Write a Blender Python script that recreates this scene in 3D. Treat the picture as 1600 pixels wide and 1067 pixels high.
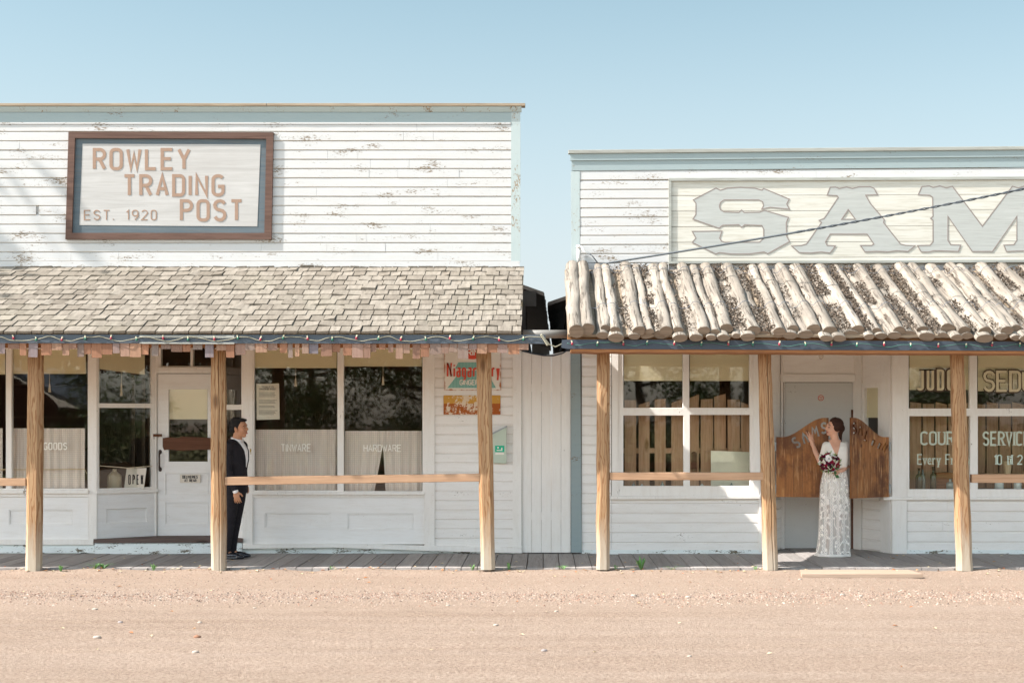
import bpy, bmesh, math, random
from mathutils import Vector, Matrix, noise
from mathutils.geometry import tessellate_polygon
random.seed(7)
R = math.radians
for o in list(bpy.data.objects): bpy.data.objects.remove(o)
S = bpy.context.scene
COL = S.collection

# ------------------------------------------------------------------ camera, sky, sun, exposure
F = 2222.0; CX, CY = 850.0, 652.0; CZ = 1.70        # focal length in photo pixels, vanishing point, eye height
W = 17.78                                            # distance of the shop fronts
cam_d = bpy.data.cameras.new('camera'); cam = bpy.data.objects.new('camera', cam_d); COL.objects.link(cam)
cam.location = (0, 0, CZ); cam.rotation_euler = (R(90), 0, 0)
cam_d.sensor_width = 36; cam_d.lens = 36 * F / 1600
cam_d.shift_x = -(CX - 800) / 1600; cam_d.shift_y = (CY - 533.5) / 1600
cam_d.clip_end = 600; cam_d.clip_start = 0.05
cam_d.dof.use_dof = True; cam_d.dof.focus_distance = 17.0; cam_d.dof.aperture_fstop = 3.2
S.camera = cam

SUND = Vector((1.0, 0.28, -1.0)).normalized()        # the way the light travels
HORIZON = (3.65, 3.85, 4.05); SKY_CLEAR = (0.75, 0.855, 0.82); SKY_FILL = (2.75, 2.7, 2.6)
w = bpy.data.worlds.new('World'); S.world = w; w.use_nodes = True
nt = w.node_tree; bg = nt.nodes['Background']
sky = nt.nodes.new('ShaderNodeTexSky'); sky.sky_type = 'NISHITA'; sky.sun_disc = False
sky.sun_elevation = math.asin(-SUND.z); sky.sun_rotation = math.atan2(-SUND.x, -SUND.y)
sky.air_density = 1.0; sky.dust_density = 1.6; sky.ozone_density = 1.2
hs = nt.nodes.new('ShaderNodeHueSaturation'); hs.inputs['Saturation'].default_value = 0.72; hs.inputs['Hue'].default_value = 0.485
nt.links.new(sky.outputs[0], hs.inputs['Color'])
# sky boosted behind the camera as added fill for the porch shade, clear blue ahead
tc = nt.nodes.new('ShaderNodeTexCoord'); sp_ = nt.nodes.new('ShaderNodeSeparateXYZ'); nt.links.new(tc.outputs['Generated'], sp_.inputs[0])
mr = nt.nodes.new('ShaderNodeMapRange'); mr.interpolation_type = 'SMOOTHSTEP'; mr.inputs[1].default_value = 0.35; mr.inputs[2].default_value = -0.35; mr.inputs[3].default_value = 0.0; mr.inputs[4].default_value = 1.0
nt.links.new(sp_.outputs[1], mr.inputs[0])
mc = nt.nodes.new('ShaderNodeMixRGB'); mc.inputs[1].default_value = SKY_CLEAR + (1,); mc.inputs[2].default_value = SKY_FILL + (1,); 
m2 = nt.nodes.new('ShaderNodeMapRange'); m2.inputs[1].default_value = 0.05; m2.inputs[2].default_value = 0.85; m2.inputs[3].default_value = 1.0; m2.inputs[4].default_value = 0.12
nt.links.new(sp_.outputs[2], m2.inputs[0]); m3 = nt.nodes.new('ShaderNodeMath'); m3.operation = 'MULTIPLY'
nt.links.new(mr.outputs[0], m3.inputs[0]); nt.links.new(m2.outputs[0], m3.inputs[1]); nt.links.new(m3.outputs[0], mc.inputs[0])
mm = nt.nodes.new('ShaderNodeMixRGB'); mm.blend_type = 'MULTIPLY'; mm.inputs[0].default_value = 1; nt.links.new(hs.outputs[0], mm.inputs[1]); nt.links.new(mc.outputs[0], mm.inputs[2])
hz = nt.nodes.new('ShaderNodeMapRange'); hz.interpolation_type = 'SMOOTHSTEP'; hz.inputs[1].default_value = -0.02; hz.inputs[2].default_value = 0.34; hz.inputs[3].default_value = 0.9; hz.inputs[4].default_value = 0.0
nt.links.new(sp_.outputs[2], hz.inputs[0]); hm = nt.nodes.new('ShaderNodeMixRGB'); hm.inputs[2].default_value = HORIZON + (1,)
h2 = nt.nodes.new('ShaderNodeMath'); h2.operation = 'MULTIPLY'; iv = nt.nodes.new('ShaderNodeMath'); iv.operation = 'SUBTRACT'; iv.inputs[0].default_value = 1; nt.links.new(mr.outputs[0], iv.inputs[1])
nt.links.new(hz.outputs[0], h2.inputs[0]); nt.links.new(iv.outputs[0], h2.inputs[1]); nt.links.new(h2.outputs[0], hm.inputs[0])
nt.links.new(mm.outputs[0], hm.inputs[1]); nt.links.new(hm.outputs[0], bg.inputs[0])
bg.inputs[1].default_value = 0.10
sd = bpy.data.lights.new('sun', 'SUN'); sun = bpy.data.objects.new('sun', sd); COL.objects.link(sun)
sd.energy = 4.8; sd.angle = R(0.55); sd.color = (1.0, 0.96, 0.92)
sun.rotation_euler = SUND.to_track_quat('-Z', 'Y').to_euler(); sun.location = (-20, 5, 25)
S.view_settings.view_transform = 'Standard'; S.view_settings.look = 'None'
S.view_settings.exposure = 1.16; S.view_settings.gamma = 1.0
S.render.engine = 'CYCLES'
S.cycles.max_bounces = 10; S.cycles.diffuse_bounces = 6; S.cycles.transparent_max_bounces = 24

# ------------------------------------------------------------------ small helpers
def P(px, py, Y): return Vector(((px - CX) / F * Y, Y, CZ - (py - CY) / F * Y))
def lin(c):
    if isinstance(c, str):
        c = c.lstrip('#'); c = [int(c[i:i+2], 16) / 255 for i in (0, 2, 4)]
    return tuple(x / 12.92 if x <= 0.04045 else ((x + 0.055) / 1.055) ** 2.4 for x in c[:3]) + (1,)

class MB:
    def __init__(s): s.v = []; s.f = []; s.m = []; s.mi = 0
    def add(s, vs, fs):
        o = len(s.v); s.v += [tuple(v) for v in vs]
        for f in fs: s.f.append(tuple(i + o for i in f)); s.m.append(s.mi)
    def box(s, x0, x1, y0, y1, z0, z1, M=None):
        vs = [Vector((x, y, z)) for x in (x0, x1) for y in (y0, y1) for z in (z0, z1)]
        if M: vs = [M @ v for v in vs]
        s.add(vs, [(0,1,3,2),(4,6,7,5),(0,4,5,1),(2,3,7,6),(0,2,6,4),(1,5,7,3)])
    def rect(s, px0, py0, px1, py1, Y, d=0.03):          # a board whose front face is at distance Y
        a = P(px0, py1, Y); b = P(px1, py0, Y)
        s.box(a.x, b.x, Y, Y + d, a.z, b.z)
    def poly(s, loops, Y, d, M=None):                    # prism from (x, z) loops; first outer, others holes
        L = [[Vector((x, z, 0)) for x, z in lp] for lp in loops]
        tris = tessellate_polygon(L); flat = [p for lp in L for p in lp]; n = len(flat)
        vs = [Vector((p.x, Y, p.y)) for p in flat] + [Vector((p.x, Y + d, p.y)) for p in flat]
        fs = []
        for t in tris:
            a, b, c = [flat[i] for i in t]
            if (b - a).cross(c - a).z < 0: t = (t[0], t[2], t[1])
            fs.append(tuple(t)); fs.append((t[2] + n, t[1] + n, t[0] + n))
        o = 0
        for lp in L:
            k = len(lp)
            for i in range(k):
                j = (i + 1) % k; fs.append((o + i, o + j, o + j + n, o + i + n))
            o += k
        if M: vs = [M @ v for v in vs]
        s.add(vs, fs)
    def ppoly(s, pts, Y, d):                             # the same from photo points on the plane at distance Y
        s.poly([[(P(x, y, Y).x, P(x, y, Y).z) for x, y in pts]], Y, d)
    def tube(s, pts, rad, seg=8, cap=True):
        pts = [Vector(p) for p in pts]; n = len(pts)
        if not hasattr(rad, '__len__'): rad = [rad] * n
        up = Vector((0.13, 0.21, 1)).normalized(); rings = []; prev = None
        for i, p in enumerate(pts):
            t = (pts[min(i + 1, n - 1)] - pts[max(i - 1, 0)]).normalized()
            if prev is None:
                a = t.cross(up)
                if a.length < 0.1: a = t.cross(Vector((1, 0, 0)))
            else: a = prev - t * prev.dot(t)
            a.normalize(); prev = a; b = t.cross(a)
            rings.append([p + (a * math.cos(q) + b * math.sin(q)) * rad[i] for q in [2 * math.pi * k / seg for k in range(seg)]])
        vs = [v for r in rings for v in r]; fs = []
        for i in range(n - 1):
            for k in range(seg):
                k2 = (k + 1) % seg
                fs.append((i * seg + k, i * seg + k2, (i + 1) * seg + k2, (i + 1) * seg + k))
        if cap: fs.append(tuple(range(seg - 1, -1, -1))); fs.append(tuple((n - 1) * seg + k for k in range(seg)))
        s.add(vs, fs)
    def ell(s, c, r, seg=14, rings=9, M=None):
        c = Vector(c); vs = []; fs = []
        if not hasattr(r, '__len__'): r = (r, r, r)
        for i in range(rings + 1):
            th = math.pi * i / rings
            for k in range(seg):
                ph = 2 * math.pi * k / seg
                v = Vector((r[0] * math.sin(th) * math.cos(ph), r[1] * math.sin(th) * math.sin(ph), r[2] * math.cos(th)))
                vs.append(c + (M @ v if M else v))
        for i in range(rings):
            for k in range(seg):
                k2 = (k + 1) % seg
                fs.append((i * seg + k, (i + 1) * seg + k, (i + 1) * seg + k2, i * seg + k2))
        s.add(vs, fs)
    def loft(s, secs, seg=20, cap=True, fn=None):        # sections (cx, cy, z, rx, ry)
        vs = []; fs = []
        for i, (cx, cy, z, rx, ry) in enumerate(secs):
            for k in range(seg):
                q = 2 * math.pi * k / seg; m = fn(q, z) if fn else 1
                vs.append((cx + rx * m * math.cos(q), cy + ry * m * math.sin(q), z))
        for i in range(len(secs) - 1):
            for k in range(seg):
                k2 = (k + 1) % seg; fs.append((i * seg + k, i * seg + k2, (i + 1) * seg + k2, (i + 1) * seg + k))
        if cap: fs.append(tuple(range(seg - 1, -1, -1))); fs.append(tuple((len(secs) - 1) * seg + k for k in range(seg)))
        s.add(vs, fs)
    def chain(s, pts):                                   # limb: (x, y, z, r) points
        for p in pts: s.ell(p[:3], p[3], 12, 8)
        s.tube([p[:3] for p in pts], [p[3] for p in pts], 12)
    def build(s, name, mats, parent=None, smooth=False, M=None, remesh=None, bevel=0, weld=False):
        me = bpy.data.meshes.new(name)
        org = Vector(parent['org']) if parent is not None else Vector((0, 0, 0))
        me.from_pydata([Vector(v) - org for v in s.v], [], s.f)
        if not isinstance(mats, (list, tuple)): mats = [mats]
        for m in mats: me.materials.append(m)
        if len(mats) > 1: me.polygons.foreach_set('material_index', s.m)
        bm = bmesh.new(); bm.from_mesh(me)
        if weld: bmesh.ops.remove_doubles(bm, verts=bm.verts, dist=1e-5)
        bmesh.ops.recalc_face_normals(bm, faces=bm.faces); bm.to_mesh(me); bm.free()
        o = bpy.data.objects.new(name, me); COL.objects.link(o)
        if remesh or bevel:
            if remesh:
                r = o.modifiers.new('r', 'REMESH'); r.mode = 'VOXEL'; r.voxel_size = remesh; r.use_smooth_shade = True
                sm = o.modifiers.new('s', 'SMOOTH'); sm.iterations = 3; sm.factor = 0.5
            if bevel:
                b = o.modifiers.new('b', 'BEVEL'); b.width = bevel; b.segments = 2; b.limit_method = 'ANGLE'
            dg = bpy.context.evaluated_depsgraph_get(); me2 = bpy.data.meshes.new_from_object(o.evaluated_get(dg))
            o.modifiers.clear(); o.data = me2; me2.name = name
            if not me2.materials:
                for m in mats: me2.materials.append(m)
        if smooth or remesh:
            for p in o.data.polygons: p.use_smooth = True
        if parent is not None: o.parent = parent
        return o

def thing(name, label, cat, loc=(0, 0, 0), group=None, rz=0):
    o = bpy.data.objects.new(name, None); COL.objects.link(o); o.empty_display_size = 0.1
    o.location = loc; o.rotation_euler = (0, 0, rz); o['org'] = tuple(loc) if not rz else (0, 0, 0)
    o['label'] = label; o['category'] = cat
    if group: o['group'] = group
    return o
def tag(o, label, cat, group=None, kind=None):
    o['label'] = label; o['category'] = cat
    if group: o['group'] = group
    if kind: o['kind'] = kind
    return o
def rebase(o, c):                                        # move a one-mesh thing's origin to its base
    c = Vector(c); o.data.transform(Matrix.Translation(-c)); o.location = c; return o
def rebase_auto(o):
    xs = [v.co for v in o.data.vertices]
    c = Vector((sum(v.x for v in xs) / len(xs), sum(v.y for v in xs) / len(xs), min(v.z for v in xs)))
    return rebase(o, c)

# ------------------------------------------------------------------ materials
class N:
    def __init__(s, name, rough=0.7, spec=0.3):
        s.m = bpy.data.materials.new(name); s.m.use_nodes = True; s.t = s.m.node_tree
        s.b = s.t.nodes['Principled BSDF']; s.out = s.t.nodes['Material Output']
        s.b.inputs['Roughness'].default_value = rough; s.b.inputs['Specular IOR Level'].default_value = spec
        s.tc = s.n('TexCoord')
    def n(s, k, **kw):
        nd = s.t.nodes.new('ShaderNode' + k)
        for a, b in kw.items(): setattr(nd, a, b)
        return nd
    def l(s, a, b): s.t.links.new(a, b)
    def put(s, sock, v):
        if isinstance(v, bpy.types.NodeSocket): s.l(v, sock)
        elif isinstance(v, (tuple, list)) and len(v) == 3 and sock.type == 'RGBA': sock.default_value = tuple(v) + (1,)
        else: sock.default_value = v
    def coord(s, scale=(1, 1, 1), src='Object', rot=(0, 0, 0)):
        mp = s.n('Mapping'); mp.inputs['Scale'].default_value = scale; mp.inputs['Rotation'].default_value = rot
        s.l(s.tc.outputs[src], mp.inputs[0]); return mp.outputs[0]
    def noise(s, scale, sc=(1, 1, 1), det=4, rough=0.55, dist=0, vec=None):
        t = s.n('TexNoise'); t.inputs['Scale'].default_value = scale; t.inputs['Detail'].default_value = det
        t.inputs['Roughness'].default_value = rough; t.inputs['Distortion'].default_value = dist
        s.l(vec if vec else s.coord(sc), t.inputs['Vector']); return t.outputs[0]
    def vor(s, scale, sc=(1, 1, 1), out=0, feat='F1', vec=None):
        t = s.n('TexVoronoi'); t.feature = feat; t.inputs['Scale'].default_value = scale
        s.l(vec if vec else s.coord(sc), t.inputs['Vector']); return t.outputs[out]
    def wave(s, scale, sc=(1, 1, 1), dist=3, det=2, dirn='X', typ='BANDS'):
        t = s.n('TexWave'); t.wave_type = typ
        if typ == 'BANDS': t.bands_direction = dirn
        t.inputs['Scale'].default_value = scale; t.inputs['Distortion'].default_value = dist; t.inputs['Detail'].default_value = det
        s.l(s.coord(sc), t.inputs['Vector']); return t.outputs['Fac']
    def ramp(s, x, *stops):
        r = s.n('ValToRGB'); e = r.color_ramp.elements
        while len(e) < len(stops): e.new(0.5)
        for el, (p, c) in zip(e, stops):
            el.position = p; el.color = c if isinstance(c, tuple) else ((c, c, c, 1) if not isinstance(c, str) else lin(c))
        s.l(x, r.inputs[0]); return r.outputs[0]
    def mix(s, f, a, b, mode='MIX'):
        m = s.n('MixRGB', blend_type=mode); s.put(m.inputs[0], f); s.put(m.inputs[1], a); s.put(m.inputs[2], b); return m.outputs[0]
    def math(s, op, a, b=0.0, clamp=False):
        m = s.n('Math', operation=op, use_clamp=clamp); s.put(m.inputs[0], a); s.put(m.inputs[1], b); return m.outputs[0]
    def sep(s, src='Object'):
        q = s.n('SeparateXYZ'); s.l(s.tc.outputs[src], q.inputs[0]); return q.outputs
    def rnd(s): return s.n('NewGeometry').outputs['Random Per Island']
    def orand(s): return s.n('ObjectInfo').outputs['Random']
    def col(s, c): s.put(s.b.inputs['Base Color'], c); return s
    def bump(s, h, strength=0.3, dist=0.01):
        b = s.n('Bump'); b.inputs['Strength'].default_value = strength; b.inputs['Distance'].default_value = dist
        s.l(h, b.inputs['Height']); s.l(b.outputs[0], s.b.inputs['Normal']); return s

def paint(name, base, under='#8a7a66', chip=0.5, dirt='#b9a78f', rough=0.55, vert=False, chipscale=1.0):
    k = N(name, rough); sc = (1, 1, 3.6) if not vert else (2.2, 1, 1)
    big = k.noise(2.0 * chipscale, sc, 3, 0.5); fine = k.noise(30, sc, 5, 0.65)
    m = k.math('ADD', k.math('MULTIPLY', big, 0.5), k.math('MULTIPLY', fine, 0.5))
    t = 0.715 - 0.16 * chip
    mask = k.ramp(m, (t, 0.0), (t + 0.012, 1.0))
    st = k.noise(3.0, (1, 1, 6) if not vert else (6, 1, 1), 5, 0.7)
    c = k.mix(k.math('MULTIPLY', k.ramp(st, (0.45, 0.0), (0.8, 1.0)), 0.20), lin(base), lin(dirt))
    fine2 = k.noise(90, (0.5, 1, 1.5), 3)
    c = k.mix(k.math('MULTIPLY', k.ramp(fine2, (0.66, 0.0), (0.72, 1.0)), 0.35), c, lin(under))
    c = k.mix(mask, c, k.mix(k.noise(30, (0.2, 1, 3)), lin(under), lin('#5f5243')))
    k.col(c); h = k.math('ADD', k.math('MULTIPLY', fine, 0.5), k.math('MULTIPLY', mask, -0.5))
    k.bump(h, 0.35, 0.004); return k.m
def wood(name, a, b, axis='Z', dark='#4a3320', rough=0.75, grain=14, knots=True, islands=False, objr=False, bump=0.4, spread=0.25):
    k = N(name, rough, 0.2)
    s1 = {'X': (0.05, 1, 1), 'Y': (1, 0.05, 1), 'L': (1, .05, .05), 'Z': (1, 1, 0.05)}[axis]
    vec = k.coord(s1)
    if islands or objr:
        ad = k.n('VectorMath', operation='ADD'); k.l(vec, ad.inputs[0]); r = k.rnd() if islands else k.orand()
        mu = k.math('MULTIPLY', r, 37.0); cb = k.n('CombineXYZ'); [k.l(mu, cb.inputs[i]) for i in range(3)]
        k.l(cb.outputs[0], ad.inputs[1]); vec = ad.outputs[0]
    g1 = k.noise(grain, det=6, rough=0.65, dist=1.2, vec=vec); g2 = k.noise(grain * 5, det=3, vec=vec)
    c = k.mix(k.ramp(g1, (0.32, 0.0), (0.68, 1.0)), lin(a), lin(b))
    c = k.mix(k.math('MULTIPLY', k.ramp(g2, (0.5, 0.0), (0.75, 1.0)), 0.45), c, lin(dark))
    if knots:
        sk = {'X': (0.35, 1, 1), 'Y': (1, 0.35, 1), 'L': (1, .3, .3), 'Z': (1, 1, 0.35)}[axis]
        v = k.vor(3.2, sk); c = k.mix(k.ramp(v, (0.05, 0.9), (0.12, 0.0)), c, lin(dark))
    if islands or objr:
        rr = k.rnd() if islands else k.orand()
        f = k.math('ADD', k.math('MULTIPLY', rr, spread * 2), 1 - spread)
        cc = k.n('CombineXYZ'); [k.l(f, cc.inputs[i]) for i in range(3)]
        c = k.mix(1.0, c, cc.outputs[0], 'MULTIPLY')
    k.col(c); k.bump(k.math('ADD', g1, k.math('MULTIPLY', g2, 0.5)), bump, 0.004); k.out_c = c; return k
def plain(name, c, rough=0.6, spec=0.3, var=0.12, metal=0, scale=8):
    k = N(name, rough, spec); n1 = k.noise(scale, det=4)
    d = tuple(x * (1 - var) for x in lin(c)[:3]) + (1,); e = tuple(min(1, x * (1 + var)) for x in lin(c)[:3]) + (1,)
    k.col(k.mix(n1, d, e)); k.b.inputs['Metallic'].default_value = metal; k.bump(n1, 0.08, 0.003); return k.m

M = {}
M['white'] = paint('sunlit copy of white paint', '#bebdbb', '#8d7b66', 0.78)  # upper copy of the white, darkened so the sunlit walls do not clip
M['white_shade'] = paint('shaded copy of white paint', '#e9e4de', '#9c8870', 0.42)  # lighter copy of the same white, for walls in the porch shade
M['lap'] = plain('lap edge wear and shadow line', '#b5a794', 0.8, 0.1, 0.35, scale=5)  # tan wear on the upper laps, painted shadow line on the lower siding
M['trim'] = paint('white trim paint', '#e8e3dc', '#8f7b64', 0.42, vert=True)
M['oldtrim'] = paint('chipped foundation paint', '#e2e6e3', '#6f6a58', 0.95, dirt='#8d927f', chipscale=2.2)
M['teal'] = paint('faded teal paint', '#909c9c', '#857461', 0.62, dirt='#6f8689')
M['teal_pale'] = paint('pale teal corner paint', '#a6b0ae', '#a8937a', 0.85, dirt='#84989a', vert=True)
M['panel'] = paint('white panel paint', '#e9e6e2', '#8a7a68', 0.30)
M['weather'] = wood('weathered cap board', '#a3937f', '#857460', 'X', '#5d4c3c').m
M['frame_brown'] = wood('brown sign frame wood', '#6a5248', '#543f36', 'X', '#38281f').m
M['fascia'] = paint('slate blue fascia paint', '#4a525a', '#7b7468', 0.7, dirt='#3a444c')
M['fascia_dark'] = paint('dark blue fascia paint', '#3f464f', '#6d655a', 0.35, dirt='#3c4650')
M['soffit'] = wood('rough beam wood', '#a57650', '#8c6242', 'X', '#5c4230').m
M['plank'] = wood('grey boardwalk plank', '#a29c97', '#8f8984', 'Y', '#6a635e', islands=True, knots=False, spread=0.16).m
M['rail'] = wood('pine rail wood', '#b39276', '#a27f62', 'X', '#7d6048', spread=0.1).m
M['door_wood'] = wood('stained pine door', '#a8662f', '#8a4c1e', 'Z', '#4a2813', islands=True, grain=9, spread=0.2).m
M['picket'] = wood('pine picket', '#c9a382', '#b88e6c', 'Z', '#85603f', islands=True, spread=0.12).m
M['dark_wood'] = wood('dark brown wood', '#6d4a38', '#573727', 'X', '#2f1d14').m
M['threshold'] = wood('brown threshold', '#6e5d56', '#5a4b45', 'X', '#3c302b').m

# posts: orange brown wood bleaching to pale grey towards the ground
def post_mat(name, a, b, dark):
    k = wood(name, a, b, 'Z', dark, grain=11)
    z = k.sep()[2]; nz = k.math('MULTIPLY', k.noise(9, (2, 2, 0.25), 5, .7), 1.1)
    f = k.ramp(k.math('SUBTRACT', k.math('ADD', z, nz), 0.45), (0.12, 1.0), (0.70, 0.0))
    wv = k.wave(11, (1, 1, 0.2), 16, 3, 'X'); c0 = k.mix(k.math('MULTIPLY', k.ramp(wv, (0.0, 1.0), (0.35, 0.0)), 0.7), k.out_c, lin('#7a4f2e'))
    pale = k.mix(k.noise(20, (1, 1, 0.1)), lin('#b8ad9c'), lin('#a2937f'))
    k.col(k.mix(f, c0, pale)); return k.m
M['post'] = post_mat('porch post wood', '#af8f6b', '#947355', '#654b36')

k = N('cedar shakes', 0.85, 0.15); v = k.noise(26, (1, 0.12, 0.3), 5, 0.65)
c = k.mix(k.ramp(v, (0.3, 0.0), (0.7, 1.0)), lin('#968d81'), lin('#766e64'))
c = k.mix(k.ramp(k.rnd(), (0.0, 0.0), (0.55, 0.25), (1.0, 0.55)), c, lin('#5f564b'))
c = k.mix(k.math('MULTIPLY', k.ramp(k.noise(1.3, det=3), (0.5, 0.0), (0.75, 1.0)), 0.18), c, lin('#85836d'))
k.col(c); k.bump(v, 0.6, 0.006); M['shake'] = k.m
k = N('hanging shakes', 0.8, 0.2); v = k.noise(30, (1.5, 1, 0.08), 5, 0.7)
c = k.mix(k.ramp(k.rnd(), (0.0, '#c08a66'), (0.35, '#a8714f'), (0.6, '#a49181'), (0.8, '#c29573'), (1.0, '#8f8a88')), (0, 0, 0, 1), (0, 0, 0, 1)) if False else k.ramp(k.rnd(), (0.0, '#a2755a'), (0.3, '#865f49'), (0.5, '#7d7068'), (0.75, '#9e7a62'), (1.0, '#757279'))
c = k.mix(k.math('MULTIPLY', k.ramp(v, (0.4, 0.0), (0.75, 1.0)), 0.55), c, lin('#6b4c3c'))
k.col(c); k.bump(v, 0.5, 0.004); M['fringe'] = k.m
k = wood('bleached log', '#a0968a', '#857c71', 'L', '#5a5248', objr=True, grain=8, spread=0.10)
sc_ = k.ramp(k.noise(3.2, (1, .3, .3), 5, .7), (.46, 0.0), (.6, 1.0)); c = k.mix(k.math('MULTIPLY', sc_, .32), k.out_c, lin('#5e564d'))
cr_ = k.noise(34, (1, .05, .05), 4, .7, 0.6); c = k.mix(k.ramp(cr_, (.57, 0.0), (.64, .75)), c, lin('#4a423a')); k.col(c); k.bump(k.math('SUBTRACT', k.noise(20, (1, .1, .1), 5), k.math('MULTIPLY', k.ramp(cr_, (.57, 0.0), (.62, 1.0)), .8)), .8, .012); M['log'] = k.m
M['log_end'] = wood('log end grain', '#8b7866', '#6f5f50', 'X', '#4a3b2f').m
M['bark'] = plain('bark debris', '#665a4f', 0.95, 0.1, 0.55, scale=60)
M['wire'] = plain('grey wire', '#74757a', 0.5); M['cable'] = plain('black cable', '#3c4248', 0.5)
M['cable_grey'] = plain('grey cable sleeve', '#464c50', 0.45)
M['black'] = plain('black iron', '#3a2a24', 0.45, 0.5); M['metal'] = plain('grey metal', '#9aa0a0', 0.4, 0.5)
M['pipe'] = plain('grey painted pipe', '#7b7872', 0.5)
M['inside'] = plain('dark interior boards', '#7a6553', 0.8, 0.1, 0.3, scale=2)
M['inside2'] = plain('brown interior boards', '#86705c', 0.8, 0.1, 0.3, scale=2)
M['black_paint'] = plain('dark tarred boards', '#55504b', 0.8, 0.1, 0.3)
M['blind'] = plain('cream roller blind', '#ded0ae', 0.8, 0.1, 0.04, scale=3)
M['blind_pull'] = plain('blind pull cord', '#c5ae90', 0.7)
M['letter_brown'] = plain('tan painted lettering', '#957c6b', 0.7, 0.1, 0.12, scale=30)
M['letter_cream'] = plain('cream window lettering', '#f2efe6', 0.6)
M['letter_tan'] = plain('cream serif lettering', '#cfc4a4', 0.7); M['letter_dim'] = plain('dull greenish white lettering', '#bdc4b2', 0.7); M['letter_pale'] = plain('pale green window lettering', '#c3cfc0', 0.6)
M['letter_black'] = plain('black lettering', '#2d2b2b', 0.6)
M['letter_grey'] = wood('grey painted letters', '#adaea9', '#a0a19c', 'X', '#8c8a83', knots=False, bump=0.15).m
M['letter_edge'] = plain('letter outline', '#857a74', 0.7)
M['outline'] = plain('thin brown letter outline', '#57483a', 0.7)
k = wood('sign plywood', '#b7b4b0', '#a6a39f', 'X', '#9a958e', knots=False, bump=0.2, grain=10)
k.col(k.mix(k.math('MULTIPLY', k.ramp(k.noise(1.3, (1, 1, 1), 4), (0.45, 0.0), (0.75, 1.0)), 0.35), k.out_c, lin('#9f9892'))); M['board'] = k.m
M['board_blue'] = wood('blue grey board', '#616b70', '#525c62', 'X', '#706a60', knots=False, bump=0.2).m
M['cream_board'] = wood('cream sign planks', '#cbc8be', '#bdb8ac', 'X', '#958a74', islands=True, spread=0.03, bump=0.15, knots=False).m
M['grey_frame'] = wood('grey sign frame', '#a5a69d', '#90908a', 'X', '#6f6a60').m
M['paper'] = plain('poster paper', '#ded3c4', 0.8, 0.1, 0.03)
M['stone_jug'] = plain('stoneware', '#b5a78c', 0.4, 0.4); M['door_slab'] = paint('grey white door paint', '#cfccc6', '#8a7260', 0.30, dirt='#bcb8b0')
M['leaf'] = None
def glass_mat(name, refl):
    k = N(name); k.t.nodes.remove(k.b)
    tr = k.n('BsdfTransparent'); gl = k.n('BsdfGlossy'); gl.inputs['Roughness'].default_value = 0.018
    nz = k.noise(1.6, (1, 1, 0.6), 2); bp = k.n('Bump'); bp.inputs['Strength'].default_value = 0.022; bp.inputs['Distance'].default_value = 0.05
    k.l(nz, bp.inputs['Height']); k.l(bp.outputs[0], gl.inputs['Normal'])
    fr = k.n('Fresnel'); fr.inputs[0].default_value = 1.45
    f = k.math('ADD', k.math('MULTIPLY', fr.outputs[0], 1.9), refl, True); f = k.math('MULTIPLY', f, k.math('SUBTRACT', 1.0, k.n('NewGeometry').outputs['Backfacing']))
    mx = k.n('MixShader'); k.l(f, mx.inputs[0]); k.l(tr.outputs[0], mx.inputs[1]); k.l(gl.outputs[0], mx.inputs[2]); k.l(mx.outputs[0], k.out.inputs[0])
    tr.inputs[0].default_value = (0.98, 0.99, 0.98, 1); return k.m
M['glass'] = glass_mat('old window glass', 0.012)
k = N('checked curtain', 0.85, 0.05); q = k.sep()
gx = k.math('LESS_THAN', k.math('FRACT', k.math('MULTIPLY', q[0], 38)), 0.22); gz = k.math('LESS_THAN', k.math('FRACT', k.math('MULTIPLY', q[2], 38)), 0.22)
k.col(k.mix(k.math('MULTIPLY', k.math('MAXIMUM', gx, gz), 0.35), lin('#e2d3c8'), lin('#a8968d'))); M['curtain'] = k.m

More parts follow.
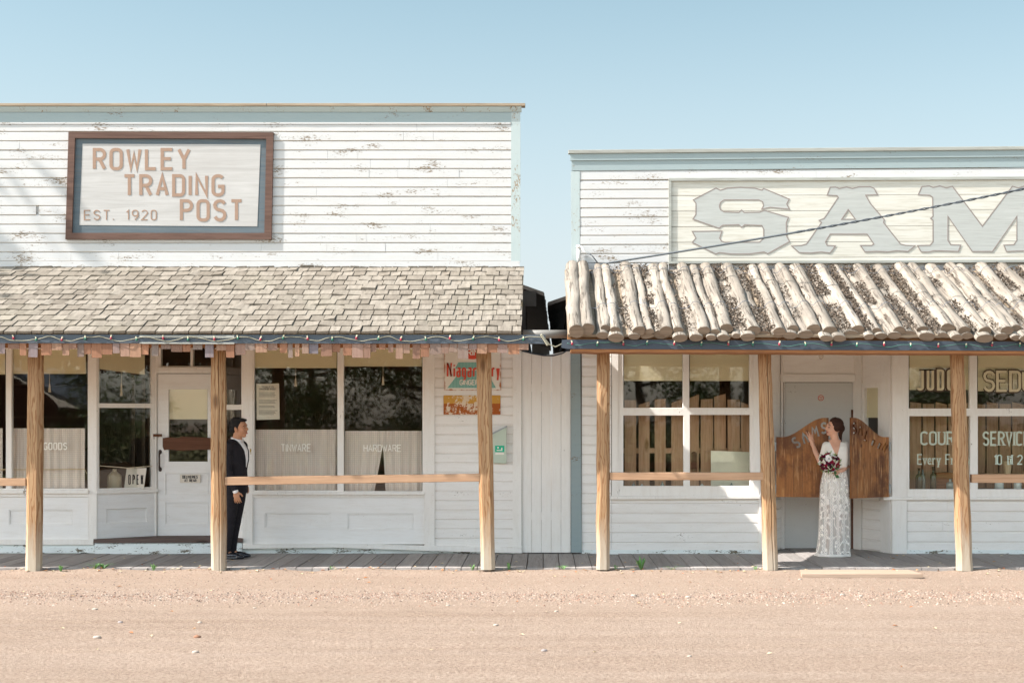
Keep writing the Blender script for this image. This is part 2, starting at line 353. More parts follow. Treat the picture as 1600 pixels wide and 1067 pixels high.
# ------------------------------------------------------------------ stroke letters
def rr(x0, y0, x1, y1, r, n=4, closed=True):
    pts = []
    for cx, cy, a0 in ((x1 - r, y1 - r, 0), (x0 + r, y1 - r, 90), (x0 + r, y0 + r, 180), (x1 - r, y0 + r, 270)):
        for i in range(n + 1): a = R(a0 + 90 * i / n); pts.append((cx + r * math.cos(a), cy + r * math.sin(a)))
    if closed: pts.append(pts[0])
    return pts
def arc(cx, cy, rx, ry, a0, a1, n=8): return [(cx + rx * math.cos(R(a0 + (a1 - a0) * i / n)), cy + ry * math.sin(R(a0 + (a1 - a0) * i / n))) for i in range(n + 1)]
def glyphs(w=0.55):
    h = w / 2; r = h * 0.75
    G = {
     'A': [[(0, 0), (h, 1), (w, 0)], [(w * .18, .33), (w * .82, .33)]],
     'C': [arc(h, 1 - r, h, r, 20, 180) + arc(h, r, h, r, 180, 340)], 'D': [[(0, 0), (0, 1), (w - r, 1)] + arc(w - r, 1 - r, r, r, 90, 0) + arc(w - r, r, r, r, 0, -90) + [(0, 0)]],
     'E': [[(w, 1), (0, 1), (0, 0), (w, 0)], [(0, .52), (w * .85, .52)]], 'F': [[(w, 1), (0, 1), (0, 0)], [(0, .52), (w * .85, .52)]],
     'G': [arc(h, 1 - r, h, r, 25, 180) + arc(h, r, h, r, 180, 360) + [(w, .45), (h, .45)]], 'H': [[(0, 0), (0, 1)], [(w, 0), (w, 1)], [(0, .52), (w, .52)]],
     'I': [[(0, 0), (0, 1)]], 'J': [[(w, 1), (w, r)] + arc(h, r, h, r, 0, -170)], 'L': [[(0, 1), (0, 0), (w * .9, 0)]],
     'M': [[(0, 0), (0, 1), (w * .6, .3), (w * 1.2, 1), (w * 1.2, 0)]], 'N': [[(0, 0), (0, 1), (w, 0), (w, 1)]],
     'O': [rr(0, 0, w, 1, r)], '0': [rr(0, 0, w * .9, 1, r * .9)],
     'P': [[(0, 0), (0, 1), (w - min(.25, w * .6), 1)] + arc(w - min(.25, w * .6), .75, min(.25, w * .6), .25, 90, -90) + [(.09, .5)]],
     'R': [[(0, 0), (0, 1), (w - min(.25, w * .6), 1)] + arc(w - min(.25, w * .6), .75, min(.25, w * .6), .25, 90, -90) + [(.09, .5)], [(w * .5, .5), (w, 0)]],
     'B': [[(0, 0), (0, 1), (w - .25, 1)] + arc(w - .25, .76, .24, .24, 90, -90) + [(0, .52)], [(w - .28, .52)] + arc(w - .26, .26, .26, .26, 90, -90) + [(0, 0)]],
     'S': [arc(h, .76, h, .24, 20, 270) + arc(h, .26, h, .26, 90, -160)], 'T': [[(0, 1), (w, 1)], [(h, 1), (h, 0)]],
     'U': [[(0, 1), (0, r)] + arc(h, r, h, r, 180, 360) + [(w, 1)]], 'V': [[(0, 1), (h, 0), (w, 1)]],
     'W': [[(0, 1), (w * .3, 0), (w * .6, .75), (w * .9, 0), (w * 1.2, 1)]], 'Y': [[(0, 1), (h, .48), (w, 1)], [(h, .48), (h, 0)]],
     '1': [[(0, .8), (w * .35, 1), (w * .35, 0)]], '2': [arc(h, .74, h, .26, 160, -25) + [(0, 0), (w, 0)]],
     '9': [rr(0, .42, w, 1, h * .8), [(w, .7), (w, .35), (w * .45, 0)]], '.': [[(0, 0), (0, .09)]],
     'v': [[(0, .6), (w * .35, 0), (w * .7, .6)]], 'e': [[(0, .33), (w * .75, .33)] + arc(w * .375, .3, w * .375, .3, 0, 320)],
     'r': [[(0, 0), (0, .6)], arc(w * .4, .3, w * .4, .3, 170, 50)], 'y': [[(0, .6), (w * .35, 0)], [(w * .7, .6), (w * .2, -.28)]],
     'i': [[(0, 0), (0, .6)], [(0, .76), (0, .86)]], 'd': [rr(0, 0, w * .7, .6, w * .3), [(w * .7, 0), (w * .7, 1)]],
     'a': [rr(0, 0, w * .7, .6, w * .3), [(w * .7, 0), (w * .7, .6)]], 't': [[(w * .2, .9), (w * .2, 0), (w * .5, 0)], [(0, .6), (w * .5, .6)]], 'l': [[(0, 0), (0, 1)]],
    }
    return G
def ribbon(pts, t):
    pts = [Vector(p) for p in pts]; pts = [pts[0]] + [b for a, b in zip(pts, pts[1:]) if (b - a).length > 1e-4]; closed = (pts[0] - pts[-1]).length < 1e-4
    n = len(pts); L, Rr = [], []
    for i in range(n):
        a = pts[i] - pts[i - 1] if i else (pts[-1] - pts[-2] if closed else pts[1] - pts[0])
        b = pts[i + 1] - pts[i] if i < n - 1 else (pts[1] - pts[0] if closed else pts[i] - pts[i - 1])
        a.normalize(); b.normalize(); na = Vector((-a.y, a.x)); nb = Vector((-b.y, b.x)); m = (na + nb)
        if m.length < 0.3: m = na
        m.normalize(); k = 1 / max(0.42, m.dot(na)); L.append(pts[i] + m * t / 2 * k); Rr.append(pts[i] - m * t / 2 * k)
    return L, Rr
def text(mb, s, x, z, h, Y, t=0.14, w=0.55, gap=0.3, d=0.003, serif=False, tv=None, rot=0, slant=0):
    """letters of height h from (x, z) on the plane Y; every stroke a thin raised strip"""
    G = glyphs(w); cx = x; lay = 0; start = x
    for ch in s:
        if ch == ' ': cx += h * w * 1.0; continue
        g = G[ch]; wd = max(p[0] for st in g for p in st)
        for st in g:
            tt = t
            L, Q = ribbon(st, tt); lay = (lay + 1) % 4; yo = Y - d - lay * 0.0005; n = len(L)
            fx = lambda p: (cx + (p[0] + slant * p[1]) * h, z + p[1] * h)
            vs = [(fx(p)[0], yo, fx(p)[1]) for p in L] + [(fx(p)[0], yo, fx(p)[1]) for p in Q] + [(fx(p)[0], Y, fx(p)[1]) for p in L] + [(fx(p)[0], Y, fx(p)[1]) for p in Q]
            fs = []
            for i in range(n - 1): fs += [(i, n + i, n + i + 1, i + 1), (i, i + 1, 2 * n + i + 1, 2 * n + i), (n + i, 3 * n + i, 3 * n + i + 1, n + i + 1)]
            mb.add(vs, fs)
            if serif:
                for e, nb in ((st[0], st[1]), (st[-1], st[-2])):
                    if abs(e[0] - nb[0]) < abs(e[1] - nb[1]) * 0.6 and (e[1] < 0.03 or e[1] > 0.55) and ch not in 'CGSOe':
                        p = fx(e); ww = h * t * 1.05; hh = h * 0.03; lay2 = 0.0025
                        mb.box(p[0] - ww, p[0] + ww, Y - d - lay2, Y, p[1] - hh, p[1] + hh)
        cx += (wd + gap) * h
    return cx - gap * h

# ------------------------------------------------------------------ ground and setting
k = N('pink dirt road', 0.95, 0.1)
big = k.noise(0.5, (0.35, 1.3, 1), 4); mid = k.noise(5, (0.6, 1, 1), 6, 0.7); fine = k.noise(42, det=6, rough=0.8); sp = k.vor(85)
c = k.mix(k.ramp(big, (0.35, 0.0), (0.65, 1.0)), lin('#94806f'), lin('#a49181'))
tr_ = k.noise(2.5, (0.06, 1.6, 1), 4, 0.6); c = k.mix(k.math('MULTIPLY', k.ramp(tr_, (0.42, 0.0), (0.62, 1.0)), 0.20), c, lin('#b9aa9d'))
c = k.mix(k.ramp(mid, (0.3, 0.55), (0.7, 0.0)), c, lin('#9c8a7a'))
c = k.mix(k.math('MULTIPLY', k.ramp(fine, (0.40, 1.0), (0.52, 0.0)), 0.62), c, lin('#735b4e'))
c = k.mix(k.math('MULTIPLY', k.ramp(fine, (0.54, 0.0), (0.64, 1.0)), 0.6), c, lin('#bfab9b'))
yy = k.sep()[1]; nb = k.math('MULTIPLY', k.noise(1.2, (0.6, 1, 1)), 0.8)
gr = k.ramp(k.math('ADD', k.math('MULTIPLY', yy, 0.1), k.math('MULTIPLY', nb, 0.1)), (1.34, 0.0), (1.40, 1.0))
yb = k.math('ADD', yy, nb); band = k.math('MULTIPLY', k.math('GREATER_THAN', yb, 13.3), 1.0)
c = k.mix(k.math('MULTIPLY', band, 0.35), c, lin('#a39080'))
k.col(c); k.bump(k.math('ADD', k.math('MULTIPLY', mid, 0.6), fine), 1.0, 0.02); M['ground'] = k.m
def axis_vals(a, b, lo, hi, fine_, far):
    v = []; x = a
    while x <= b: v.append(x); x += fine_
    s = fine_; x = a
    while x > lo: s *= 1.35; x -= s; v.append(max(x, lo))
    s = fine_; x = b
    while x < hi: s *= 1.35; x += s; v.append(min(x, hi))
    return sorted(set(v))
def gz(x, y):
    z = -0.055
    if 5 < y < 17 and abs(x) < 12:
        z += 0.010 * noise.noise(Vector((x * 0.35, y * 2.2, 0))) + 0.008 * noise.noise(Vector((x * 2.5, y * 4, 3)))
        z += 0.018 * math.exp(-((y - 13.75 - 0.25 * noise.noise(Vector((x * 0.5, 1, 2)))) / 0.28) ** 2)
        z += 0.052 * math.exp(-((y - 16.02) / 0.18) ** 2) * (0.75 + 0.5 * noise.noise(Vector((x * 1.7, 7, 0)))) + 0.006 * noise.noise(Vector((x * 9, y * 9, 1)))
    return z
xs = axis_vals(-8, 8, -250, 250, 0.09, 0); ys = axis_vals(8.5, 17, -250, 300, 0.06, 0)
mb = MB(); nx, ny = len(xs), len(ys)
mb.add([(x, y, gz(x, y)) for y in ys for x in xs], [(j * nx + i, j * nx + i + 1, (j + 1) * nx + i + 1, (j + 1) * nx + i) for j in range(ny - 1) for i in range(nx - 1)])
g = mb.build('ground', M['ground'], smooth=True); g['kind'] = 'structure'
mb = MB(); mb.box(-120, 120, -120, -4.5, -0.05, -0.02)
k = N('dry grass', 0.95, 0.1); k.col(k.mix(k.noise(3), lin('#7f8053'), lin('#8f8760'))); lw = mb.build('lawn', k.m); lw['kind'] = 'structure'

# boardwalk: planks laid crosswise
mb = MB(); x = -11.0
while x < 9.5:
    pw = random.uniform(0.182, 0.192); zt = random.uniform(-0.004, 0.003) if x else 0; y0 = 16.09 + random.uniform(-0.012, 0.012)
    t = random.uniform(-0.004, 0.004)
    mb.add([(x, y0, zt), (x + pw - 0.009, y0, zt + t), (x + pw - 0.009 , 18.75, zt + t), (x, 18.75, zt),
            (x, y0, zt - 0.045), (x + pw - 0.009, y0, zt + t - 0.045), (x + pw - 0.009, 18.75, zt - 0.045), (x, 18.75, zt - 0.045)],
           [(0, 1, 2, 3), (4, 7, 6, 5), (0, 4, 5, 1), (1, 5, 6, 2), (2, 6, 7, 3), (3, 7, 4, 0)])
    x += pw
bw = mb.build('boardwalk', M['plank']); bw['kind'] = 'structure'

# gravel: loose stones on the road
def pebble(mb, x, y, z, s):
    a = random.random() * 6.28; q = []
    for k_ in range(5):
        b = a + k_ * 1.2566; rr_ = s * random.uniform(0.7, 1.2); q.append((x + rr_ * math.cos(b), y + rr_ * math.sin(b), z))
    q.append((x + random.uniform(-.2, .2) * s, y + random.uniform(-.2, .2) * s, z + s * random.uniform(0.5, 1.0)))
    mb.add(q, [(0, 1, 5), (1, 2, 5), (2, 3, 5), (3, 4, 5), (4, 0, 5)])
mb = MB()
for i in range(34000):
    u = random.random()
    if u < 0.50: y = random.gauss(13.85, 0.30); s = random.choice((0.004, 0.006, 0.008, 0.012)) * random.uniform(0.8, 1.3)
    elif u < 0.82: y = random.uniform(13.6, 16.02); s = random.uniform(0.004, 0.010)
    else: y = random.uniform(9, 13.5); s = random.uniform(0.002, 0.0045)
    if y > 16.03: continue
    x = random.uniform(-1, 1) * (y * 0.40)
    if u < 0.5: y += 0.25 * noise.noise(Vector((x * 0.5, 1, 2)))
    pebble(mb, x, y, gz(x, y) - 0.001, s)
k = N('gravel stones', 0.85, 0.2); k.col(k.ramp(k.rnd(), (0.0, '#7d695c'), (0.3, '#a18c7c'), (0.5, '#5f5149'), (0.7, '#b5a698'), (0.85, '#8f6a57'), (1.0, '#4d423c'))); M['gravel'] = k.m
gv = mb.build('gravel', M['gravel']); tag(gv, 'loose pink and grey gravel scattered in a band along the dirt road', 'gravel', kind='stuff')
# fallen leaves along the boardwalk edge
mb = MB()
for i in range(260):
    u = random.random(); y = random.gauss(15.98, 0.07) if u < 0.6 else (random.uniform(16.1, 17.6) if u < 0.8 else random.uniform(10, 15.9)); x = random.uniform(-6.6, 6.2)
    z = 0.006 if y > 16.09 else gz(x, y) + 0.006
    s = random.uniform(0.015, 0.032); a = random.random() * 6.28; c_, s_ = math.cos(a), math.sin(a)
    q = [(-s, 0, 0), (0, -s * .5, .008), (s, 0, 0.004), (0, s * .5, .01)]
    mb.add([(x + c_ * p[0] - s_ * p[1], y + s_ * p[0] + c_ * p[1], z + p[2]) for p in q], [(0, 1, 2), (0, 2, 3)])
k = N('dry leaves', 0.8, 0.2); k.col(k.ramp(k.rnd(), (0.0, '#c9b48c'), (0.4, '#d8c9a8'), (0.7, '#b3722f'), (0.85, '#c86a2c'), (1.0, '#8c7a55')))
lv = mb.build('fallen_leaves', k.m); tag(lv, 'small dry leaves scattered along the edge of the boardwalk', 'leaves', kind='stuff')

# ------------------------------------------------------------------ wall builders
def siding(mb, x0, x1, z0, z1, Y, pitch, lap=0.012, T=None, joints=True, slope=0.0):
    """lapped boards; slope raises the right hand end"""
    z = z0; row = 0
    while z < z1 - 0.01:
        zt = min(z + pitch, z1)
        cuts = [x0, x1]
        if joints and x1 - x0 > 1.5:
            for _ in range(int((x1 - x0) / 2.6)):
                cuts.append(random.uniform(x0 + .3, x1 - .3))
        cuts.sort()
        for a, b in zip(cuts, cuts[1:]):
            if b - a < 0.05: continue
            a2, b2 = (a + 0.0012 if a != x0 else a), (b - 0.0012 if b != x1 else b)
            n = max(1, int((b2 - a2) / 0.12)); off = random.uniform(-0.0015, 0.0015); vs = []; fs = []
            for i in range(n + 1):
                x = a2 + (b2 - a2) * i / n; dz = slope * (x - x0)
                jz = 0.0022 * noise.noise(Vector((x * 2.3, row * 7.1, 0))); jy = 0.0022 * noise.noise(Vector((x * 3.1, row * 3.7, 5))) + off
                zz0 = z + jz + dz; yb = Y - lap - jy
                vs += [(x, yb, zz0 + .003), (x, Y - 0.001, zt + dz + 0.004), (x, Y + 0.01, zz0), (x, Y + 0.012, zt + dz + 0.004), (x, yb + .0015, zz0), (x, yb, zt + dz - pitch * .16), (x, Y - .001, zt + dz - pitch * .08)]
            es = []
            for i in range(n):
                o = i * 7; p = o + 7
                fs += [(o, p, p + 5, o + 5), (o + 5, p + 5, p + 6, o + 6), (o + 6, p + 6, p + 1, o + 1), (o + 2, o + 3, p + 3, p + 2)]; es += [(o, o + 4, p + 4, p), (o + 4, o + 2, p + 2, p + 4)]
            fs += [(4, 0, 5, 6, 1, 3, 2), tuple(n * 7 + q for q in (2, 3, 1, 6, 5, 0, 4))]
            if T: vs = [T @ Vector(v) for v in vs]
            o_ = len(mb.v); mb.add(vs, fs); mb.mi = 1
            for f in es: mb.f.append(tuple(i + o_ for i in f)); mb.m.append(1)
            mb.mi = 0
        z += pitch; row += 1
def frame_rect(mb, px0, py0, px1, py1, t, Y, d):         # four butted bars inside the photo rectangle
    mb.rect(px0, py0, px0 + t, py1, Y, d); mb.rect(px1 - t, py0, px1, py1, Y, d)
    mb.rect(px0 + t, py0, px1 - t, py0 + t, Y, d); mb.rect(px0 + t, py1 - t, px1 - t, py1, Y, d)
def window_px(parent, panes, outer, Y=W, frame_mat='trim', label=None):
    """panes: glass rectangles; outer: rectangle of the frame round them"""
    mb = MB(); x0, y0, x1, y1 = outer
    A = lambda x, y: (P(x, y, Y - 0.02).x, P(x, y, Y - 0.02).z)
    lp = [[A(x0, y1), A(x1, y1), A(x1, y0), A(x0, y0)]] + [[A(a, d), A(c, d), A(c, b), A(a, b)] for a, b, c, d in panes]
    mb.poly(lp, Y - 0.02, 0.07); wn = mb.build('window', M[frame_mat], parent, bevel=0.004)
    if label: wn['label'] = label
    for a, b, c, d in panes:
        g_ = MB(); g_.rect(a - 1.5, b - 1.5, c + 1.5, d + 1.5, Y + 0.012, 0.004)
        o = g_.build('pane', M['glass'], wn); 
        o.parent = wn
    return wn
def fixsub(parent):                                      # sub-parts share their thing's origin
    pass
def blind(px0, py0, px1, py1, Y, parent, pull=True, skew=0):
    mb = MB(); mb.ppoly([(px0, py1), (px1, py1 + skew), (px1, py0), (px0, py0)], Y, 0.004)
    mb.ppoly([(px0, py1 + 1), (px1, py1 + skew + 1), (px1, py1 + skew - 1.5), (px0, py1 - 1.5)], Y - 0.006, 0.005)
    o = mb.build('blind', M['blind'], parent)
    if pull:
        m = (px0 + px1) / 2; mb = MB(); a = P(m, py1, Y); 
        mb.tube([(a.x, Y, a.z), (a.x, Y, a.z - 0.13)], 0.0028, 6); mb.tube([(a.x, Y, a.z - 0.13), (a.x, Y, a.z - 0.17), (a.x, Y, a.z - 0.24)], [0.006, 0.012, 0.018], 8)
        mb.build('cord', M['blind_pull'], o)
    return o
# an Empty root keeps 'org'; children meshes are stored relative to it, sub-parts too (their parent sits at zero offset)
_b = MB.build
def _build(s, name, mats, parent=None, **kw):
    if parent is not None and 'org' not in parent:
        p = parent
        while 'org' not in p: p = p.parent
        parent['org'] = p['org']
    return _b(s, name, mats, parent, **kw)
MB.build = _build

# ================================================================== TRADING POST (left building)
LB = thing('storefront_building', 'white clapboard trading post with tall false front and shake porch roof', 'building', (-5.2, W, 0))
XL = -11.0; XR = P(813, 0, W).x
# false front siding
mb = MB(); z0 = P(0, 408, W).z; z1 = P(0, 193, W).z
siding(mb, XL, P(799, 0, W).x, z0, z1, W, 0.1156, 0.015)
mb.box(XL, XR - 0.01, W + 0.013, W + 0.06, 2.75, z1 + 0.17)
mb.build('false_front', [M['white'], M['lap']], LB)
mb = MB(); mb.rect(-480, 408, 812, 421, W - 0.022, 0.02); mb.build('base_board', M['white'], LB)
mb = MB(); mb.rect(-480, 176, 812, 191.5, W - 0.018, 0.03); mb.build('frieze_board', M['teal'], LB)
mb = MB(); mb.rect(-480, 191.5, 798, 194, W - 0.026, 0.035); mb.build('frieze_moulding', M['white'], LB)
mb = MB()                                                # sloping crown moulding
a = P(815, 168, W); b = P(812, 176, W); xs_ = [XL, a.x]
prof = [(W - 0.055, a.z), (W - 0.05, a.z - 0.02), (W - 0.023, b.z + 0.004), (W - 0.020, b.z), (W + 0.0, b.z), (W + 0.0, a.z)]
mb.add([(x, y, z) for x in xs_ for y, z in prof], [(i, (i + 1) % 6, (i + 1) % 6 + 6, i + 6) for i in range(6)] + [(0, 1, 2, 3, 4, 5), (6, 7, 8, 9, 10, 11)])
mb.build('crown_moulding', M['teal_pale'], LB)
mb = MB(); x = XL
for xe in (-3.45, a.x + 0.05):
    mb.box(x, xe - 0.004, W - 0.075, W + 0.05, a.z + 0.001, a.z + 0.036); x = xe
mb.build('cap_board', M['weather'], LB, bevel=0.004)
mb = MB(); mb.rect(798.5, 194, 813, 408, W - 0.020, 0.045); mb.rect(799, 176, 813, 194, W - 0.021, 0.002); mb.build('corner_board', M['teal_pale'], LB)
# porch roof
EY = 15.58; EZ = 1.70 + (652 - 522) / F * EY             # eave edge
RZ = P(0, 421, W).z
sl = Vector((0, W - 0.01 - EY, RZ - EZ)); SL = sl.length; su = sl.normalized(); sn = Vector((0, -su.z, su.y))
XE = P(816, 0, 15.9).x
def roofpt(x, s, n, ez=EY, base=None): return Vector((x, EY, EZ)) + su * s + sn * n
mb = MB()
vs = [roofpt(x, s, n) for x in (XL, XE - 0.01) for s in (0.0, SL) for n in (-0.03, -0.004)]
mb.add(vs, [(0, 1, 3, 2), (4, 6, 7, 5), (0, 4, 5, 1), (2, 3, 7, 6), (0, 2, 6, 4), (1, 5, 7, 3)])
M['ceiling'] = wood('pale porch ceiling boards', '#e2c39a', '#d2ae80', 'X', '#9a7c5c').m
pr = mb.build('porch_roof', M['ceiling'], LB)
mb = MB(); rows = 13; pitch = SL / rows
for i in range(rows, -1, -1):
    x = XL - random.random() * 0.1
    while x < XE:
        wd = random.uniform(0.10, 0.20); 
        if x + wd > XE: wd = XE - x
        if wd < 0.03: break
        s0 = i * pitch - 0.035 + random.uniform(-0.006, 0.006) + 0.006 * noise.noise(Vector((x * 0.9, i, 0))); s1 = min(s0 + 0.34, SL + 0.0)
        if s0 < SL - 0.02:
            th = random.uniform(0.022, 0.031); rot = random.gauss(0, 0.007); lift = 0.020 + random.uniform(0, 0.005) + (0.015 if random.random() < 0.025 else 0)
            g2 = random.uniform(0.008, 0.014); jt = random.gauss(0, 0.004)
            q = []
            for s_, n_ in ((s0, lift), (s1, 0.004)):
                for xx in (x + g2 / 2, x + wd - g2 / 2):
                    dx = -rot * (s_ - s0)
                    sk = rot * (xx - x) if s_ == s0 else 0
                    j2 = jt if xx > x + wd / 2 else -jt
                    q += [roofpt(xx + dx, s_ + sk, n_ + th + (j2 if s_ == s0 else 0)), roofpt(xx + dx, s_ + sk, n_ - 0.003)]
            mb.add(q, [(0, 2, 6, 4), (1, 5, 7, 3), (0, 1, 3, 2), (0, 4, 5, 1), (2, 3, 7, 6), (4, 6, 7, 5)])
        x += wd
mb.build('shakes', M['shake'], pr)
# a few rafters under the roof
mb = MB()
x = XL + 0.4
while x < XE - 0.1:
    q = [roofpt(xx, s_, n_) for xx in (x, x + 0.045) for s_ in (0.12, SL) for n_ in (-0.13, -0.031)]
    mb.add(q, [(0, 1, 3, 2), (4, 6, 7, 5), (0, 4, 5, 1), (2, 3, 7, 6), (0, 2, 6, 4), (1, 5, 7, 3)]); x += 0.61
mb.build('rafters', M['ceiling'], pr)
FY = 15.56
mb = MB(); mb.ppoly([(-480, 522), (852, 523), (853, 537), (-480, 535.5)], FY, 0.035); mb.build('fascia', M['fascia'], LB)
mb = MB(); mb.ppoly([(218, 524), (366, 524), (366, 528), (218, 527.5)], FY - 0.012, 0.011); mb.ppoly([(218, 534.5), (366, 535), (366, 537.5), (218, 537)], FY - 0.012, 0.011)
mb.build('patch_strip', M['grey_frame'], LB)
# hanging shake fringe
mb = MB(); x = XL; xe = P(817, 0, FY).x; zt = P(0, 535, FY).z
while x < xe - 0.03:
    wd = random.uniform(0.075, 0.135); ln = random.choice((0.08, 0.11, 0.13, 0.15, 0.17)) + random.uniform(-.01, .01)
    g2 = random.choice((0.004, 0.008, 0.03)); y = FY + 0.006 + random.uniform(0, 0.018); rt = random.gauss(0, 0.02)
    Mt = Matrix.Translation((x, y, zt)) @ Matrix.Rotation(rt, 4, 'Y')
    mb.box(0, wd - g2, 0, 0.009, -ln, 0.035, Mt); x += wd
mb.build('shake_fringe', M['fringe'], LB)
# porch beam behind the fringe
mb = MB(); mb.box(XL, XE - 0.02, 15.98, 16.08, P(0, 543, 15.98).z, P(0, 522, 15.98).z + 0.03); mb.build('porch_beam', M['soffit'], LB)

def post(parent, tx0, tx1, ty, bx0, bx1, by, Y, d=0.15, crack=False, label=None):
    mb = MB(); n = 14; secs = []
    T0 = P(tx0, ty, Y); T1 = P(tx1, ty, Y); B0 = P(bx0, by + 3, Y); B1 = P(bx1, by + 3, Y); sd_ = random.random() * 50
    vs = []; fs = []; ch = 0.038
    for i in range(n + 1):
        f = i / n; x0 = T0.x + (B0.x - T0.x) * f; x1 = T1.x + (B1.x - T1.x) * f; z = T0.z + (B0.z - T0.z) * f
        j = lambda q: 0.009 * noise.noise(Vector((sd_, q, f * 7)))
        x0 += j(0); x1 += j(9)
        ring = [(x0 + ch, Y), (x1 - ch, Y), (x1, Y + ch), (x1, Y + d - ch), (x1 - ch, Y + d), (x0 + ch, Y + d), (x0, Y + d - ch), (x0, Y + ch)]
        if crack:
            xm = x0 + (x1 - x0) * (0.62 + 0.03 * noise.noise(Vector((f * 5, 0, sd_))))
            ring = [(x0 + ch, Y), (xm - 0.004, Y), (xm, Y + 0.05), (xm + 0.004, Y)] + ring[1:]
        vs += [(a_, b_, z) for a_, b_ in ring]; m = len(ring)
    for i in range(n):
        for q in range(m): fs.append((i * m + q, i * m + (q + 1) % m, (i + 1) * m + (q + 1) % m, (i + 1) * m + q))
    fs += [tuple(range(m)), tuple(range(n * m, n * m + m))]
    mb.add(vs, fs); o = mb.build('porch_post', M['post'], parent)
    if label: o['label'] = label
    return o
PY = 15.93
post(LB, 41, 64, 545, 38, 61, 899, PY, label='knotty porch post with flaking bark stains')
post(LB, 328, 350, 545, 328, 351, 894, PY, crack=True, label='long cracked porch post')
post(LB, 744, 767, 545, 751, 773, 887, PY)
mb = MB(); mb.ppoly([(351, 745), (750, 740), (750, 752), (351, 758)], PY + 0.02, 0.09); mb.build('rail', M['rail'], LB, bevel=0.006)
mb = MB(); mb.ppoly([(-300, 747), (40, 747), (40, 759), (-300, 759)], PY + 0.02, 0.09); mb.build('rail', M['rail'], LB, bevel=0.006)
# lower front, left part
YT = W - 0.03
w1 = window_px(LB, [(18, 545, 137, 763), (-118, 545, 9, 763)], (-124, 525, 138, 766))
blind(21, 520, 134, 583, W + 0.04, w1); blind(-112, 520, 8, 584, W + 0.04, w1)
mb = MB(); mb.rect(138, 525, 151, 845, YT, 0.12); mb.build('corner_post', M['trim'], LB)
mb = MB(); mb.rect(-480, 525, -124, 845, W - 0.01, 0.1); mb.build('side_wall', M['white_shade'], LB)
def panel_wall(parent, px0, py0, px1, py1, rects, Y=W, sill=None):
    mb = MB(); A = lambda x, y: (P(x, y, Y).x, P(x, y, Y).z)
    mb.poly([[A(px0, py1), A(px1, py1), A(px1, py0), A(px0, py0)]] + [[A(a, d), A(c, d), A(c, b), A(a, b)] for a, b, c, d in rects], Y, 0.05)
    for a, b, c, d in rects:
        mb.rect(a - 1, b - 1, c + 1, d + 1, Y + 0.02, 0.028)
        frame_rect(mb, a, b, c, d, 1.8, Y + 0.006, 0.014)
    return mb.build('panel', M['panel'], parent, bevel=0.003)
panel_wall(LB, -480, 776, 138, 843, [(14, 796, 113, 820), (-120, 796, -20, 820)])
def ledge(parent, px0, py0, px1, py1, out, name='sill', mat='trim', Y=W, d=0.06, dy=0):
    mb = MB(); yf = Y - out; mb.ppoly([(px0, py1), (px1, py1 + dy), (px1, py0 + dy), (px0, py0)], yf, out + d); return mb.build(name, M[mat], parent, bevel=0.004)
ledge(LB, -480, 766, 138, 771, 0.06); ledge(LB, -480, 771, 138, 776, 0.025, 'sill_apron')
ledge(LB, -480, 843, 146, 851, 0.04, 'water_table', d=0.1); 
mb = MB(); x = XL
vs = []; fs = []; n = 120; xe = P(148, 0, W).x
for i in range(n + 1):
    xx = XL + (xe - XL) * i / n; vs += [(xx, W - 0.012 - 0.006 * noise.noise(Vector((xx * 4, 0, 0))), P(0, 851, W).z), (xx, W - 0.012, 0.004 + 0.01 * abs(noise.noise(Vector((xx * 6, 2, 0))))), (xx, W + 0.04, 0.0), (xx, W + 0.04, P(0, 851, W).z)]
for i in range(n):
    o = i * 4
    for q in range(4): fs.append((o + q, o + (q + 1) % 4, o + 4 + (q + 1) % 4, o + 4 + q))
mb.add(vs, fs); mb.build('foundation', M['oldtrim'], LB)
# entry recess
DY = W + 0.42
def slanted(parent, name, mat, pxa, Ya, pxb, Yb, z0, z1, th=0.05, glass=None, glassz=None):
    A = Vector(((pxa - CX) / F * Ya, Ya, 0)); B = Vector(((pxb - CX) / F * Yb, Yb, 0)); d = (B - A); L = d.length
    T = Matrix.Translation(A) @ Matrix.Rotation(math.atan2(d.y, d.x), 4, 'Z'); return T, L
T, L = slanted(LB, '', '', 151, W, 243, DY, 0, 0)
zs = lambda py: P(0, py, W).z
mb = MB(); zb = 0.18
# window opening framed in the slanted wall
mb.poly([[(0, zs(766)), (L, zs(766)), (L, zs(525)), (0, zs(525))], [(0.02, zs(763)), (L - .06, zs(763)), (L - .06, zs(637)), (0.02, zs(637))], [(0.02, zs(630)), (L - .06, zs(630)), (L - .06, zs(530)), (0.02, zs(530))]], -0.02, 0.06, T)
wl = mb.build('window', M['trim'], LB)
mb = MB(); mb.box(0.01, L - .05, 0.01, 0.014, zs(764), zs(636), T); mb.build('pane', M['glass'], wl)
mb = MB(); mb.box(0.01, L - .05, 0.01, 0.014, zs(631), zs(529), T); mb.build('pane', M['glass'], wl)
mb = MB(); mb.poly([[(0.03, zs(576)), (L - .12, zs(584)), (L - .12, zs(529)), (0.03, zs(529))]], 0.06, 0.004, T); bl = mb.build('blind', M['blind'], wl)
mb = MB(); mb.tube([T @ Vector((L * .44, .06, zs(580))), T @ Vector((L * .44, .06, zs(598)))], 0.0028, 6); mb.tube([T @ Vector((L * .44, .06, zs(598))), T @ Vector((L * .44, .06, zs(618)))], [0.007, 0.018], 8); mb.build('cord', M['blind_pull'], bl)
mb = MB(); mb.poly([[(0, zb), (L, zb), (L, zs(771)), (0, zs(771))], [(.12, zs(818)), (L - .12, zs(818)), (L - .12, zs(796)), (.12, zs(796))]], -0.012, 0.05, T)
mb.box(.11, L - .11, 0.012, 0.04, zs(819), zs(795), T); mb.build('panel', M['panel'], LB, bevel=0.003)
